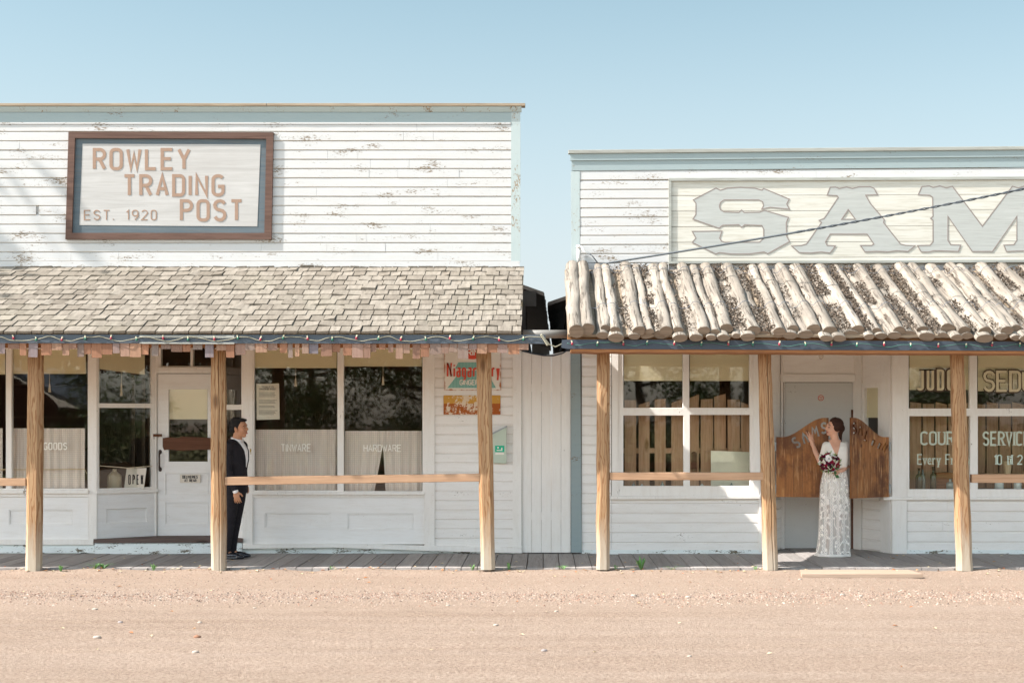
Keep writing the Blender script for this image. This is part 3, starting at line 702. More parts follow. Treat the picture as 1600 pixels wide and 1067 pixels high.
mb = MB(); mb.box(-0.01, L + .02, -0.05, 0.05, zs(771), zs(766), T); mb.build('sill', M['trim'], LB)
T2, L2 = slanted(LB, '', '', 343, DY, 379, W, 0, 0)
mb = MB(); mb.poly([[(0, zs(766)), (L2, zs(766)), (L2, zs(525)), (0, zs(525))], [(0.05, zs(763)), (L2 - .03, zs(763)), (L2 - .03, zs(640)), (0.05, zs(640))], [(0.05, zs(632)), (L2 - .03, zs(632)), (L2 - .03, zs(530)), (0.05, zs(530))]], -0.0, 0.05, T2)
wr = mb.build('window', M['trim'], LB)
mb = MB(); mb.box(0.04, L2 - .02, 0.02, 0.024, zs(764), zs(639), T2); mb.build('pane', M['glass'], wr)
mb = MB(); mb.box(0.04, L2 - .02, 0.02, 0.024, zs(633), zs(529), T2); mb.build('pane', M['glass'], wr)
mb = MB(); mb.box(0, L2, 0.0, 0.05, zb, zs(766), T2); mb.box(0.04, L2 - 0.02, -0.008, -0.0, zb + .2, zb + .215, T2); mb.build('panel', M['panel'], LB)
# door wall, transom, door
Dp = lambda x, y: (P(x, y, DY).x, P(x, y, DY).z)
mb = MB(); mb.poly([[Dp(238, 840), Dp(245, 840), Dp(245, 583), Dp(338, 583), Dp(338, 840), Dp(346, 840), Dp(346, 525), Dp(238, 525)], [Dp(252, 572), Dp(298, 572), Dp(298, 535), Dp(252, 535)], [Dp(302, 572), Dp(336, 572), Dp(336, 535), Dp(302, 535)]], DY - 0.02, 0.09)
df = mb.build('door_frame', M['trim'], LB, bevel=0.003)
mb = MB(); mb.rect(249, 532, 339, 574, DY + 0.02, 0.004); mb.build('pane', M['glass'], df)
mb = MB(); mb.rect(246, 574, 340, 580, DY - 0.06, 0.04); mb.build('moulding', M['trim'], df)
mb = MB(); yd = DY + 0.012
mb.poly([[Dp(245.5, 838), Dp(337.5, 838), Dp(337.5, 584), Dp(245.5, 584)], [Dp(263, 721), Dp(324, 721), Dp(324, 608), Dp(263, 608)], [Dp(258, 773), Dp(326, 773), Dp(326, 739), Dp(258, 739)], [Dp(258, 819), Dp(326, 819), Dp(326, 785), Dp(258, 785)]], yd, 0.04)
for r_ in ((258, 739, 326, 773), (258, 785, 326, 819)):
    mb.rect(r_[0] - 1, r_[1] - 1, r_[2] + 1, r_[3] + 1, yd + 0.012, 0.02); frame_rect(mb, *r_, 1.5, yd + 0.004, 0.007)
dr = mb.build('door', M['panel'], LB, bevel=0.003)
mb = MB(); mb.rect(262, 607, 325, 722, yd + 0.016, 0.004); mb.build('pane', M['glass'], dr)
mb = MB(); mb.ppoly([(264, 608), (324, 608), (324, 655), (264, 655)], yd + 0.05, 0.004); mb.build('blind', M['blind'], dr)
mb = MB(); a = P(250, 706, DY); b = P(250, 733, DY)
mb.tube([(a.x, yd - .005, a.z), (a.x, yd - .045, a.z - .02), (a.x, yd - .045, b.z + .02), (b.x, yd - .005, b.z)], 0.011, 8); mb.ell((a.x, yd - .006, a.z), (.022, .008, .03)); mb.ell((b.x, yd - .006, b.z), (.022, .008, .03))
mb.build('handle', M['black'], dr, smooth=True)
mb = MB(); mb.ppoly([(254, 684), (262, 683), (280, 684), (282, 682), (310, 683), (336, 684), (336, 702), (300, 703), (285, 704.5), (262, 702), (256, 703), (254, 698)], yd - 0.035, 0.03); mb.build('push_board', M['dark_wood'], dr, bevel=0.004)
mb = MB(); mb.rect(239, 678, 252, 682, yd - 0.05, 0.03); mb.rect(237, 681, 241, 686, yd - 0.045, 0.02); mb.build('latch', M['dark_wood'], dr)
# threshold and step (wall plane)
mb = MB(); mb.ppoly([(146, 848), (379, 847), (379, 841), (146, 842)], W - 0.06, DY - W + 0.1); mb.build('threshold', M['threshold'], LB)
mb = MB(); mb.ppoly([(148, 866), (378, 864), (378, 848), (148, 848.5)], W - 0.035, 0.4); mb.build('step', M['oldtrim'], LB)
# display window with curtains
mb = MB(); mb.rect(379, 525, 394.5, 851, YT, 0.12); mb.build('corner_post', M['trim'], LB)
w2 = window_px(LB, [(397, 545, 527, 766), (537, 545, 660, 767)], (394.5, 525, 663, 769))
blind(398, 520, 526, 574, W + 0.04, w2); blind(538, 520, 659, 571.5, W + 0.04, w2)
panel_wall(LB, 394.5, 777, 663, 850, [(414, 801, 517, 824), (543, 802, 646, 827)])
ledge(LB, 394.5, 769, 663, 773, 0.055); ledge(LB, 394.5, 773, 663, 777, 0.02, 'sill_apron')
for a_ in ((663, 525, 679, 853), (801, 525, 815, 855)): mb = MB(); mb.rect(*a_, YT, 0.06); mb.build('trim_board', M['trim'], LB)
mb = MB(); siding(mb, P(679, 0, W).x, P(801, 0, W).x, P(0, 855, W).z, P(0, 525, W).z, W, 0.118, 0.008); mb.rect(679, 525, 801, 855, W + 0.013, 0.04); mb.build('lower_siding', [M['white_shade'], M['lap']], LB)
mb = MB(); mb.ppoly([(379, 857), (520, 855), (663, 860), (815, 864), (815, 856), (663, 852), (520, 849), (379, 850)], W - 0.045, 0.1); mb.build('water_table', M['trim'], LB)
mb = MB(); mb.rect(379, 853, 816, 866, W + 0.03, 0.06); mb.build('foundation', M['oldtrim'], LB)
def curtain(px0, py0, px1, py1, Y, parent, gap=None, fold=0.034, seed=0):
    mb = MB(); A = P(px0, py0, Y); B = P(px1, py1, Y); nx_ = 90; nz_ = 12; vs = []; fs = []; keep = set()
    for j in range(nz_ + 1):
        for i in range(nx_ + 1):
            x = A.x + (B.x - A.x) * i / nx_; z = A.z + (B.z - A.z) * j / nz_
            y = Y + fold * math.sin(x * 60 + 4 * noise.noise(Vector((x * 4, seed, 0)))) * (0.3 + 0.7 * abs(noise.noise(Vector((x * 2.5, seed + 3, z))))) * (0.35 + j / nz_)
            if gap:
                gx_, gw = gap; c_ = P(gx_, 0, Y).x; g3 = gw * max(0, (j / nz_ - 0.25))
                if x < c_: x -= g3 * max(0, 1 - (c_ - x) / 0.35)
                else: x += g3 * 0.3 * max(0, 1 - (x - c_) / 0.3)
            vs.append((x, y, z))
    ci = None
    if gap: ci = min(range(nx_), key=lambda i: abs(A.x + (B.x - A.x) * (i + .5) / nx_ - P(gap[0], 0, Y).x))
    for j in range(nz_):
        for i in range(nx_):
            if i == ci and j > 2: continue
            fs.append((j * (nx_ + 1) + i, j * (nx_ + 1) + i + 1, (j + 1) * (nx_ + 1) + i + 1, (j + 1) * (nx_ + 1) + i))
    mb.add(vs, fs); return mb.build('curtain', M['curtain'], parent, smooth=True)
curtain(399, 671, 526, 780, W + 0.095, w2, seed=1); curtain(539, 673, 659, 780, W + 0.095, w2, gap=(598, 0.16), seed=2)
curtain(12, 669, 133, 780, W + 0.095, w1, seed=3); curtain(-115, 669, 4, 780, W + 0.095, w1, seed=4)
# interior room
mb = MB(); rz = 2.95
mb.box(XL + .1, -0.35, 23.0, 23.1, -0.3, rz); mb.box(XL, XL + .1, W + 0.1, 23.1, -0.3, rz)
mb.box(-0.36, -0.30, W + 0.1, 34, -0.3, 3.15); mb.box(XL, -0.30, W + 0.06, 34, rz, rz + 0.1)
mb.box(XL, P(148, 0, W).x, W + 0.08, 23, 0.55, 0.62); mb.box(P(380, 0, W).x, -0.36, W + 0.08, 23, 0.55, 0.62); mb.box(P(148, 0, W).x, P(380, 0, W).x, DY + .1, 23, 0.1, 0.17)
mb.box(P(148, 0, W).x - .0, P(380, 0, W).x, W - .02, DY + .1, P(0, 525, W).z, P(0, 525, W).z + .05)
mb.build('room', M['inside'], LB)
# shelving and an inner door frame seen dimly through the glass
mb = MB()
for px in (206, 222, 232): mb.rect(px, 560, px + 5, 760, 20.2, 0.05)
for py in (600, 650, 700): mb.rect(20, py, 130, py + 3, 22.0, 0.35)
mb.rect(206, 560, 237, 567, 20.15, 0.04); mb.build('shelving', M['inside2'], LB)
# side wall seen in the gap and main roof behind the false front
mb = MB(); mb.box(-0.30, -0.28, W + 0.07, 34, -0.05, 3.2)
for yy_ in (18.4, 19.2, 20.3): mb.box(-0.28, -0.24, yy_, yy_ + 0.05, 0, 3.2)
mb.build('side_wall', M['black_paint'], LB)
mb = MB()
def roof_wedge(xa, za, xb0, xb1, zb_, y0, y1, jag, seed):
    """sloping slab from (xa, za) at the ridge side to the jagged eave line"""
    n = 60; vs = []; fs = []
    for i in range(n + 1):
        f = i / n; y = y0 + (y1 - y0) * f; xb = xb0 + (xb1 - xb0) * f + (jag * random.uniform(0.0, 1) if i else 0)
        vs += [(xa, y, za), (xb, y, zb_), (xb, y, zb_ - 0.05), (xa, y, za - 0.05)]
    for i in range(n):
        o = i * 4
        for q in range(4): fs.append((o + q, o + (q + 1) % 4, o + 4 + (q + 1) % 4, o + 4 + q))
    fs += [(0, 1, 2, 3), (n * 4, n * 4 + 3, n * 4 + 2, n * 4 + 1)]
    return vs, fs
v_, f_ = roof_wedge(-4.0, 4.75, -0.005, 0.16, 3.33, 18.5, 34, 0.02, 1); mb.add(v_, f_); mb.box(-0.5, -0.1, 18.45, 18.5, 3.14, 3.34)
mb.build('main_roof', M['black_paint'], LB)
mb = MB(); mb.box(-.28, .13, 33, 33.1, -.05, 3.42); mb.build('rear_wall', M['black_paint'], LB)

# ---------------- framed sign
SY = W - 0.042
def quad_prism(mb, pts, Y, d): mb.ppoly(pts, Y, d)
sg = thing('shop_sign', 'brown framed white board sign reading Rowley Trading Post', 'sign', tuple(P(265, 374, SY)))
O = [(107, 206), (427, 207), (424, 374), (102, 374)]; I = [(117, 216), (416, 217), (413, 364), (112, 364)]
mb = MB()
for i in range(4):
    j = (i + 1) % 4; e = 0.15
    mb.ppoly([O[i], O[j], I[j], I[i]], SY - 0.012 , 0.05)
mb.build('frame', M['frame_brown'], sg)
mb = MB(); mb.ppoly([(115, 214), (418, 215), (415, 366), (110, 366)], SY + 0.0185, 0.03); mb.build('backing', M['board_blue'], sg)
mb = MB(); mb.ppoly([(129, 225), (407, 226), (402, 354), (124, 352)], SY + 0.0145, 0.004); mb.build('board', M['board'], sg)
Y_ = SY + 0.0145
def ptext(mb, s, px0, py_base, px1, py_top, Y, **kw):
    """lettering fitted between photo columns px0 and px1"""
    h = P(0, py_top, Y).z - P(0, py_base, Y).z; a = P(px0, 0, Y).x; b = P(px1, 0, Y).x
    t = kw.get('t', 0.14); kw2 = dict(kw); lo, hi = 0.1, 1.6
    for _ in range(18):
        kw2['w'] = (lo + hi) / 2
        if text(MB(), s, 0, 0, h, Y, **kw2) > b - a - t * h: hi = kw2['w']
        else: lo = kw2['w']
    text(mb, s, a + t * h / 2, P(0, py_base, Y).z, h, Y, **kw2)
for a_ in (('ROWLEY', 145, 264, 298, 234, .17, .34), ('TRADING', 192, 305, 351, 275, .17, .34), ('POST', 281, 344, 380, 314, .17, .34), ('EST.', 131, 343.5, 178, 329, .12, .42), ('1920', 197, 343.5, 245, 329, .12, .42)):
    mb = MB(); ptext(mb, *a_[:5], Y_, t=a_[5], gap=a_[6]); mb.build('lettering', M['letter_brown'], sg)

# ---------------- tin signs on the wall
ts = thing('tin_sign', 'square tin soda sign with red and green lettering behind the third post', 'sign', tuple(P(738, 609, W - 0.02)))
mb = MB(); mb.rect(694, 538, 783, 610, W - 0.024, 0.004)
k = N('white enamel tin', 0.45, 0.4); nz = k.noise(9, det=5); q = k.n('SeparateXYZ'); k.l(k.tc.outputs['Generated'], q.inputs[0])
ed = k.math('MAXIMUM', k.math('ABSOLUTE', k.math('SUBTRACT', q.outputs[0], .5)), k.math('ABSOLUTE', k.math('SUBTRACT', q.outputs[2], .5)))
k.col(k.mix(k.ramp(k.math('ADD', ed, k.math('MULTIPLY', nz, 0.16)), (0.555, 0.0), (0.585, 1.0)), lin('#e2dbcf'), lin('#a8632f'))); M['tin'] = k.m
mb.build('plate', M['tin'], ts)
mb = MB(); yq = W - 0.0275
mb.ppoly([(720, 579), (760, 579), (775, 608 - 2), (699, 606)], yq, 0.003); mb.ppoly([(716, 566), (762, 566), (764, 576), (711, 576)], yq, 0.003)
k = N('pale green stripes', 0.5); sx = k.sep()[0]; k.col(k.mix(k.math('LESS_THAN', k.math('FRACT', k.math('MULTIPLY', sx, 55)), 0.35), lin('#8fbdb2'), lin('#5f9a90'))); mb.build('green_band', k.m, ts)
mb = MB(); ptext(mb, 'Niagara', 697, 591, 753, 570, W - 0.029, t=0.22, w=0.42, gap=0.24) if False else None
G2 = MB(); M['red'] = plain('red enamel', '#d2503c', 0.4); M['enamel_white'] = plain('white enamel', '#e9e2d6', 0.4)
def lower_text(mb, s, px0, base, px1, top, Y, t=0.2):
    ptext(mb, s, px0, base, px1, top, Y, t=t, w=0.42, gap=0.22)
# upper and lower case letters of the soda name
_g = glyphs
def glyphs(w=0.55):
    G = _g(w)
    G['n'] = [[(0, 0), (0, .6)], arc(w * .35, .35, w * .35, .25, 180, 0) + [(w * .7, 0)]]; G['g'] = [rr(0, 0, w * .7, .6, w * .3), [(w * .7, .6), (w * .7, -.1), (w * .5, -.25), (0.05, -.22)]]
    G['a'] = [[(w * .08, .6), (w * .7, .6), (w * .7, 0)], rr(0, 0, w * .7, .36, w * .25)]
    G['o'] = [rr(0, 0, w * .7, .6, w * .3)]; return G
ptext(G2, 'Niagara', 698, 588, 754, 567, W - 0.0285, t=0.13, gap=0.22)
ptext(G2, 'Dry', 759, 588, 781, 567, W - 0.0285, t=0.13, gap=0.22)
G2.poly([[(P(738 + 19 * math.cos(a_ / 24 * 6.283), 0, W).x, P(0, 548 + 13.5 * math.sin(a_ / 24 * 6.283), W).z) for a_ in range(24)]], W - 0.0265, 0.0025)
G2.build('red_lettering', M['red'], ts)
mb = MB(); ptext(mb, 'DRINK', 721, 555, 754, 545, W - 0.0295, t=0.2, w=0.5, gap=.25) if 'K' in glyphs() else ptext(mb, 'DRIN', 721, 555, 748, 546, W - 0.0295, t=0.2, w=0.5, gap=.25)
ptext(mb, 'GINGER', 718, 601, 748, 594, W - 0.030, t=0.2, w=0.55, gap=.25); ptext(mb, 'ALE', 752, 601, 768, 594, W - 0.030, t=0.2, w=0.55, gap=.25)
mb.build('white_lettering', M['enamel_white'], ts)
mb = MB(); mb.rect(693, 617.5, 782, 647.5, W - 0.024, 0.004)
k = N('rusted tin', 0.7, 0.2); q = k.n('SeparateXYZ'); k.l(k.tc.outputs['Generated'], q.inputs[0])
n1 = k.noise(7, det=6, rough=0.7); b0 = k.mix(k.math('GREATER_THAN', k.math('ADD', q.outputs[2], k.math('MULTIPLY', n1, .3)), 0.72), lin('#a65a28'), lin('#c79544'))
blob = k.math('SUBTRACT', k.noise(9, det=6, rough=0.75), k.math('MULTIPLY', k.math('ABSOLUTE', k.math('SUBTRACT', q.outputs[0], .42)), 0.25))
b0 = k.mix(k.ramp(blob, (0.46, 0.0), (0.49, 1.0)), b0, lin('#d9c7ae')); k.col(b0); M['rusted'] = k.m
rebase_auto(tag(mb.build('tin_sign', M['rusted']), 'long rusted yellow and white tin sign below the soda sign', 'sign'))
# smoking bin
an = thing('ashtray_box', 'pale green slanted topped metal ashtray box with a green sticker', 'ashtray', tuple(P(780, 724, W - .1)))
mb = MB(); mb.ppoly([(770, 723), (791, 724), (791, 667), (770, 678)], W - 0.09, 0.085); k = plain('pale green metal', '#b9c4b2', 0.4, 0.5); mb.build('box', k, an, bevel=0.004)
mb = MB(); mb.ppoly([(769, 679), (792, 667), (792, 665), (769, 676)], W - 0.1, 0.1); mb.build('lid', M['metal'], an)
mb = MB(); mb.rect(773.5, 696, 788, 706, W - 0.0925, 0.002); mb.build('sticker', plain('green sticker', '#1fb08a', 0.4), an)
mb = MB(); mb.rect(776, 702.5, 785, 704, W - 0.0945, 0.0018); ptext(mb, 'RECYCLE', 774.5, 711, 787.5, 708.5, W - 0.0945, t=.2) if False else None
mb.rect(783, 699, 785, 702.5, W - 0.0945, 0.0018); mb.rect(777, 698, 779.5, 700.5, W - 0.0945, 0.0018); mb.rect(774, 707, 787.5, 710, W - 0.0925, 0.0018); mb.build('symbol', M['enamel_white'], an)
mb = MB(); a = P(768, 698, W - .05); b = P(768, 722, W - .05); mb.tube([(a.x + .03, a.y, a.z), (a.x - .01, a.y, a.z - .01), (b.x - .01, b.y, b.z), (b.x + .03, b.y, b.z)], 0.004, 6); mb.build('bracket', M['metal'], an)

# ---------------- things in and on the shop front
dp = thing('door_plate', 'small cream plate on the shop door reading Deliveries at Rear', 'sign', tuple(P(297, 754, yd)))
mb = MB(); mb.rect(281, 741, 313, 754, yd - 0.006, 0.005); mb.build('plate', M['paper'], dp)
mb = MB(); ptext(mb, 'DELIVERIES', 285, 746.8, 309, 743, yd - 0.0065, t=0.2, gap=.25); ptext(mb, 'AT', 288, 752.2, 293.5, 748.7, yd - 0.0065, t=.2, gap=.25); ptext(mb, 'REAR', 296, 752.2, 307, 748.7, yd - 0.0065, t=.2, gap=.25); mb.build('lettering', M['letter_black'], dp)
po = thing('poster', 'cream printed notice taped inside the display window beside the groom', 'poster', tuple(P(418, 656, W + .03)))
mb = MB(); mb.ppoly([(400.5, 600), (436, 599), (437, 655), (401, 656)], W + 0.022, 0.002); mb.build('sheet', M['paper'], po)
mb = MB(); yp = W + 0.0195
ptext(mb, 'ROWLEYS', 409, 605.5, 428, 603.2, yp, t=.2); ptext(mb, 'TRADING POST', 405, 609, 432, 606.5, yp, t=.2)
for py in (613, 615, 617, 619, 625, 627, 629, 634, 636, 641, 643, 645, 647): mb.rect(404.5, py, 404.5 + random.uniform(20, 29), py + 0.7, yp, 0.002)
mb.build('print', plain('grey print', '#8d857c', 0.8), po)
cd = thing('open_sign', 'leaning cream card reading Open in the window beside the shop door', 'sign', tuple(P(209, 766, W + .35)))
mb = MB(); Yo = W + 0.30; mb.ppoly([(193, 768), (224, 768), (229, 731), (198, 731)], Yo, 0.006); mb.build('card', M['paper'], cd)
mb = MB(); ptext(mb, 'OPEN', 200.5, 756, 224, 742, Yo - 0.001, t=0.11, gap=.3); mb.build('lettering', M['letter_black'], cd)
mb = MB(); c_ = P(179, 767, W + 0.33); mb.loft([(c_.x, c_.y, c_.z + z_, r_, r_) for z_, r_ in ((0, .085), (.005, .09), (.17, .09), (.2, .085), (.235, .05), (.25, .026), (.28, .026), (.285, .03))], 20)
rebase_auto(tag(mb.build('stoneware_jug', M['stone_jug'], smooth=True), 'beige stoneware jug in the window left of the open card', 'jug'))
# painted window words
def words(parent, items, Y, mat, name='window_lettering', label=None):
    for it in items: mb = MB(); ptext(mb, it[0], it[1], it[2], it[3], it[4], Y, **it[5]); mb.build(name, M[mat], parent)
words(w2, [('TINWARE', 439, 705, 486, 694, dict(t=.12, gap=.20)), ('HARDWARE', 568, 705, 627, 695, dict(t=.12, gap=.20))], W + 0.011, 'letter_cream')
words(w1, [('GOODS', 68, 702, 105, 692, dict(t=.14, gap=.28)), ('DRY', -72, 702, -48, 692, dict(t=.16, w=.5))], W + 0.011, 'letter_cream')
mb = MB(); mb.tube([P(151, 727, W + .03), P(200, 731, W + .2), P(238, 728, W + .36)], 0.006, 6); rebase_auto(tag(mb.build('rope', plain('pale rope', '#cbb99c')), 'pale rope slung across the side window by the door', 'rope'))
mb = MB(); mb.tube([P(-60, 733, W + .06), P(60, 733.5, W + .06), P(132, 732.5, W + .06), P(136, 740, W + .06)], 0.005, 6); rebase_auto(tag(mb.build('curtain_rod', plain('cream rod', '#cdb78f')), 'thin cream rod across the leftmost display window', 'rod'))

# ================================================================== GAP between the buildings
gf = thing('board_fence', 'white vertical board fence closing the gap between the buildings', 'fence', (0, W, 0))
for i in range(5):
    mb = MB(); a0 = 815.5 + i * 15.3; a1 = a0 + 15.0
    dip = lambda x: 549 + 5.5 * math.sin(math.pi * min(1, max(0, (x - 815) / 66)))
    mb.ppoly([(a0, 863), (a1, 863), (a1, dip(a1)), ((a0 + a1) / 2, dip((a0 + a1) / 2)), (a0, dip(a0))], W + 0.0, 0.022); mb.build('board', M['trim'], gf, bevel=0.003)
mb = MB(); mb.rect(815.5, 600, 891, 612, W + 0.024, 0.03); mb.rect(815.5, 800, 891, 812, W + 0.024, 0.03); mb.build('back_rail', M['trim'], gf)
mb = MB(); mb.tube([P(812, 546, W - .05), P(830, 552, W - .05), P(850, 555.5, W - .05), P(865, 555.5, W - .05), P(880, 551.5, W - .05), P(889, 545, W - .05)], 0.009, 8)
rebase_auto(tag(mb.build('cable', M['cable'], smooth=True), 'black cable sagging along the top of the gap fence', 'cable'))
mb = MB(); a = P(817, 522, 15.95); b = P(886, 522, 15.95); mb.tube([a, b], 0.047, 14); rebase_auto(tag(mb.build('pipe', M['pipe'], smooth=True), 'grey pipe bridging the two porch roofs', 'pipe'))

# ================================================================== SALOON (right building)
RB = thing('saloon_building', 'white clapboard saloon with log covered porch roof and swing doors', 'building', (4.5, W, 0))
XA = P(893, 0, W).x; XB = 9.2; SLP = 0.0075
def zr(px, py0): return P(px, py0 - (px - 890) * 0.0082, W).z
def band(mb, px0, px1, ya, yb, Y, d, k=0.0082):          # a strip that climbs slightly to the right
    mb.ppoly([(px0, yb - (px0 - 890) * k), (px1, yb - (px1 - 890) * k), (px1, ya - (px1 - 890) * k), (px0, ya - (px0 - 890) * k)], Y, d)
mb = MB(); siding(mb, P(906.5, 0, W).x, P(1045, 0, W).x, P(0, 425, W).z, P(0, 283, W).z, W, 0.1145, 0.015, slope=0.004)
siding(mb, P(906.5, 0, W).x, XB, P(0, 281.5, W).z, P(0, 268, W).z, W, 0.108, slope=0.006)
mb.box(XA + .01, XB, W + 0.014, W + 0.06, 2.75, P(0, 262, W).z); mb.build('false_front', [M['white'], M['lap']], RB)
mb = MB(); band(mb, 893, 2000, 250, 267, W - 0.016, 0.03); mb.build('frieze_board', M['teal'], RB)
mb = MB(); band(mb, 891, 2000, 240, 251, W - 0.032, 0.03); mb.build('crown_moulding', M['teal'], RB)
mb = MB(); band(mb, 888, 2000, 234.5, 240, W - 0.052, 0.09); mb.build('cap_board', M['grey_frame'], RB, bevel=0.004)
mb = MB(); mb.ppoly([(893, 430), (906, 430), (906, 268), (892, 268)], W - 0.018, 0.04); mb.build('corner_board', M['teal_pale'], RB)
mb = MB(); mb.ppoly([(899, 560), (909, 862), (892.5, 862), (892, 560)][:0] or [(892.5, 863), (909, 863), (907, 545), (892, 545)], W - 0.028, 0.06); mb.build('corner_board', M['teal'], RB)
# sign planks
ss = thing('saloon_sign', 'cream plank sign with huge grey western letters spelling Sams', 'sign', tuple(P(1320, 410, W - .05)))
for i in range(6):
    mb = MB(); ya = 282 + i * 24.3; yb_ = min(ya + 23.6, 409)
    ya = ya if i else 281
    if yb_ - ya > 2:
        mb.ppoly([(1047, yb_), (1850, yb_ - 3), (1850, ya - 3.3), (1047, ya)], W - 0.030 - 0.0015 * (i % 2), 0.012); mb.build('plank', M['cream_board'], ss)
mb = MB(); mb.ppoly([(1047, 410), (1850, 407), (1850, 279), (1047, 282)], W - .0165, .003); mb.build('backing', M['dark_wood'], ss)
mb = MB(); mb.ppoly([(1045, 283), (1852, 279.5), (1852, 275), (1045, 278.5)], W - 0.056, 0.05); mb.ppoly([(1045, 412), (1852, 409), (1852, 405), (1045, 408)], W - 0.06, 0.05)
mb.ppoly([(1045, 408), (1049, 408), (1049, 283), (1045, 283)], W - 0.054, 0.05); mb.build('frame', M['grey_frame'], ss)
def c7(x, y): return (870 + x / 4.324, 200 + y / 4.324)
def c8(x, y): return (1230 + x / 4.324, 200 + y / 4.324)
Sg = [(1570,482),(1553,515),(1572,550),(1440,537),(1385,549),(1397,525),(1390,500),(1365,487),(1130,487),(1105,505),(1098,530),(1105,552),(1130,568),(1230,572),(1248,555),(1265,572),(1370,570),(1400,557),(1565,605),(1550,640),(1552,730),(1572,768),(1425,850),(1400,838),(1300,852),(1180,852),(1100,842),(1075,852),(915,774),(940,745),(915,700),(1115,697),(1100,745),(1112,765),(1135,773),(1370,772),(1398,745),(1398,685),(1385,660),(1270,655),(1248,672),(1230,655),(1120,658),(1095,678),(985,640),(920,616),(940,585),(940,510),(922,487),(1075,407),(1105,422),(1150,408),(1240,402),(1340,408),(1385,422),(1397,410)]
Ag = [(270,455),(290,402),(325,400),(350,410),(400,400),(440,410),(480,400),(560,398),(585,408),(610,452),(530,455),(560,510),(655,620),(650,640),(765,785),(800,794),(865,795),(815,835),(740,830),(680,838),(600,834),(525,838),(495,795),(570,795),(585,785),(540,718),(290,718),(258,770),(270,795),(325,797),(290,845),(230,838),(160,845),(80,842),(30,798),(95,795),(130,785),(232,640),(215,625),(250,612),(345,470),(335,458)]
Ah = [(412,552),(460,618),(368,618)]
Mh = [(885,452),(910,397),(960,393),(985,403),(1030,393),(1075,406),(1115,395),(1318,665)]
Ml = [(1250,835),(1085,597),(1085,760),(1105,790),(1172,792),(1155,835),(1080,832),(990,830),(960,838),(905,838),(880,795),(965,793),(985,770),(985,625),(968,612),(985,598),(982,470),(965,456)]
mir = lambda L_: [(2636 - x, y) for x, y in L_]
Mg = Mh + [p for p in mir(Mh)[::-1][1:]] + mir(Ml)[::-1] + Ml
YL = W - 0.0318
wp = lambda L_, f: [(P(*f(x, y), YL).x, P(*f(x, y), YL).z) for x, y in L_]
shift_s = lambda x, y: (c7(x, y)[0] + 563, c7(x, y)[1] - 3)
for lp in ([wp(Sg, c7)], [wp(Ag, c8), wp(Ah, c8)], [wp(Mg, c8)], [wp(Sg, shift_s)]):
    mb = MB(); mb.poly(lp, YL - 0.0028, 0.0025); lt = mb.build('letter', M['letter_grey'], ss)
    mb = MB()
    for q_ in lp:
        L_, Q_ = ribbon(q_ + [q_[0]], 0.013); n = len(L_)
        mb.add([(p.x, YL - 0.0042, p.y) for p in L_] + [(p.x, YL - 0.0042, p.y) for p in Q_] + [(p.x, YL - 0.0028, p.y) for p in L_] + [(p.x, YL - 0.0028, p.y) for p in Q_],
               [f for i in range(n - 1) for f in ((i, n + i, n + i + 1, i + 1), (i, i + 1, 2 * n + i + 1, 2 * n + i), (n + i, 3 * n + i, 3 * n + i + 1, n + i + 1))])
    mb.build('outline', M['letter_edge'], lt)
# porch roof of logs
EY2 = 15.50; EZ2 = P(0, 521, EY2).z; RZ2 = P(0, 420, W).z
sl2 = Vector((0, W - 0.06 - EY2, RZ2 - EZ2)); SL2 = sl2.length; su2 = sl2.normalized(); sn2 = Vector((0, -su2.z, su2.y))
def rp2(x, s, n): return Vector((x, EY2, EZ2 - 0.012 * (x - 0.3) / 5)) + su2 * s + sn2 * n
X0 = P(887, 0, EY2).x; X1 = XB
mb = MB(); q = [rp2(x, s, n) for x in (X0, X1) for s in (0.03, SL2) for n in (-0.05, -0.02)]
mb.add(q, [(0, 1, 3, 2), (4, 6, 7, 5), (0, 4, 5, 1), (2, 3, 7, 6), (0, 2, 6, 4), (1, 5, 7, 3)]); pr2 = mb.build('porch_roof', M['weather'], RB)
def log(x, r, n0, s0, s1, flat=1.0):
    mb = MB(); seg = 12; nl = 18; sd_ = random.random() * 99; vs = []; fs = []
    kn = [(random.uniform(s0, s1), random.random() * 3) for _ in range(3)]
    for i in range(nl + 1):
        s_ = s0 + (s1 - s0) * i / nl; bend = 0.035 * noise.noise(Vector((s_ * 1.2, sd_, 0)))
        for q_ in range(seg):
            a_ = math.pi * (q_ / (seg - 1)) if False else 2 * math.pi * q_ / seg
            rr_ = r * (1 + 0.20 * noise.noise(Vector((math.cos(a_), math.sin(a_) + sd_, s_ * 3))) + 0.04 * math.sin(s_ * 2 + sd_) + 0.07 * noise.noise(Vector((math.cos(a_) * 3, math.sin(a_) * 3 + sd_, s_ * 9))))
            for ks, ka in kn:
                rr_ += 0.012 * math.exp(-((s_ - ks) / 0.05) ** 2 - ((a_ - ka) / 0.5) ** 2)
            vs.append(rp2(x + bend + rr_ * math.cos(a_), s_, n0 + flat * rr_ * math.sin(a_)))
    for i in range(nl):
        for q_ in range(seg): fs.append((i * seg + q_, i * seg + (q_ + 1) % seg, (i + 1) * seg + (q_ + 1) % seg, (i + 1) * seg + q_))
    mb.add(vs, fs); mb.mi = 1; o_ = len(mb.v)
    mb.v += vs[:0]; mb.f.append(tuple(range(seg))); mb.m.append(1); mb.f.append(tuple(nl * seg + q_ for q_ in range(seg))); mb.m.append(1)
    ob = mb.build('roof_log', [M['log'], M['log_end']], pr2)
    for p in ob.data.polygons: p.use_smooth = len(p.vertices) == 4
    return ob
upper = []
log(X0 + 0.085, 0.085, 0.03, -0.02, SL2 - .02); log(X0 + 0.215, 0.07, 0.045, 0.0, SL2 - .03)
x = X0 + 0.36
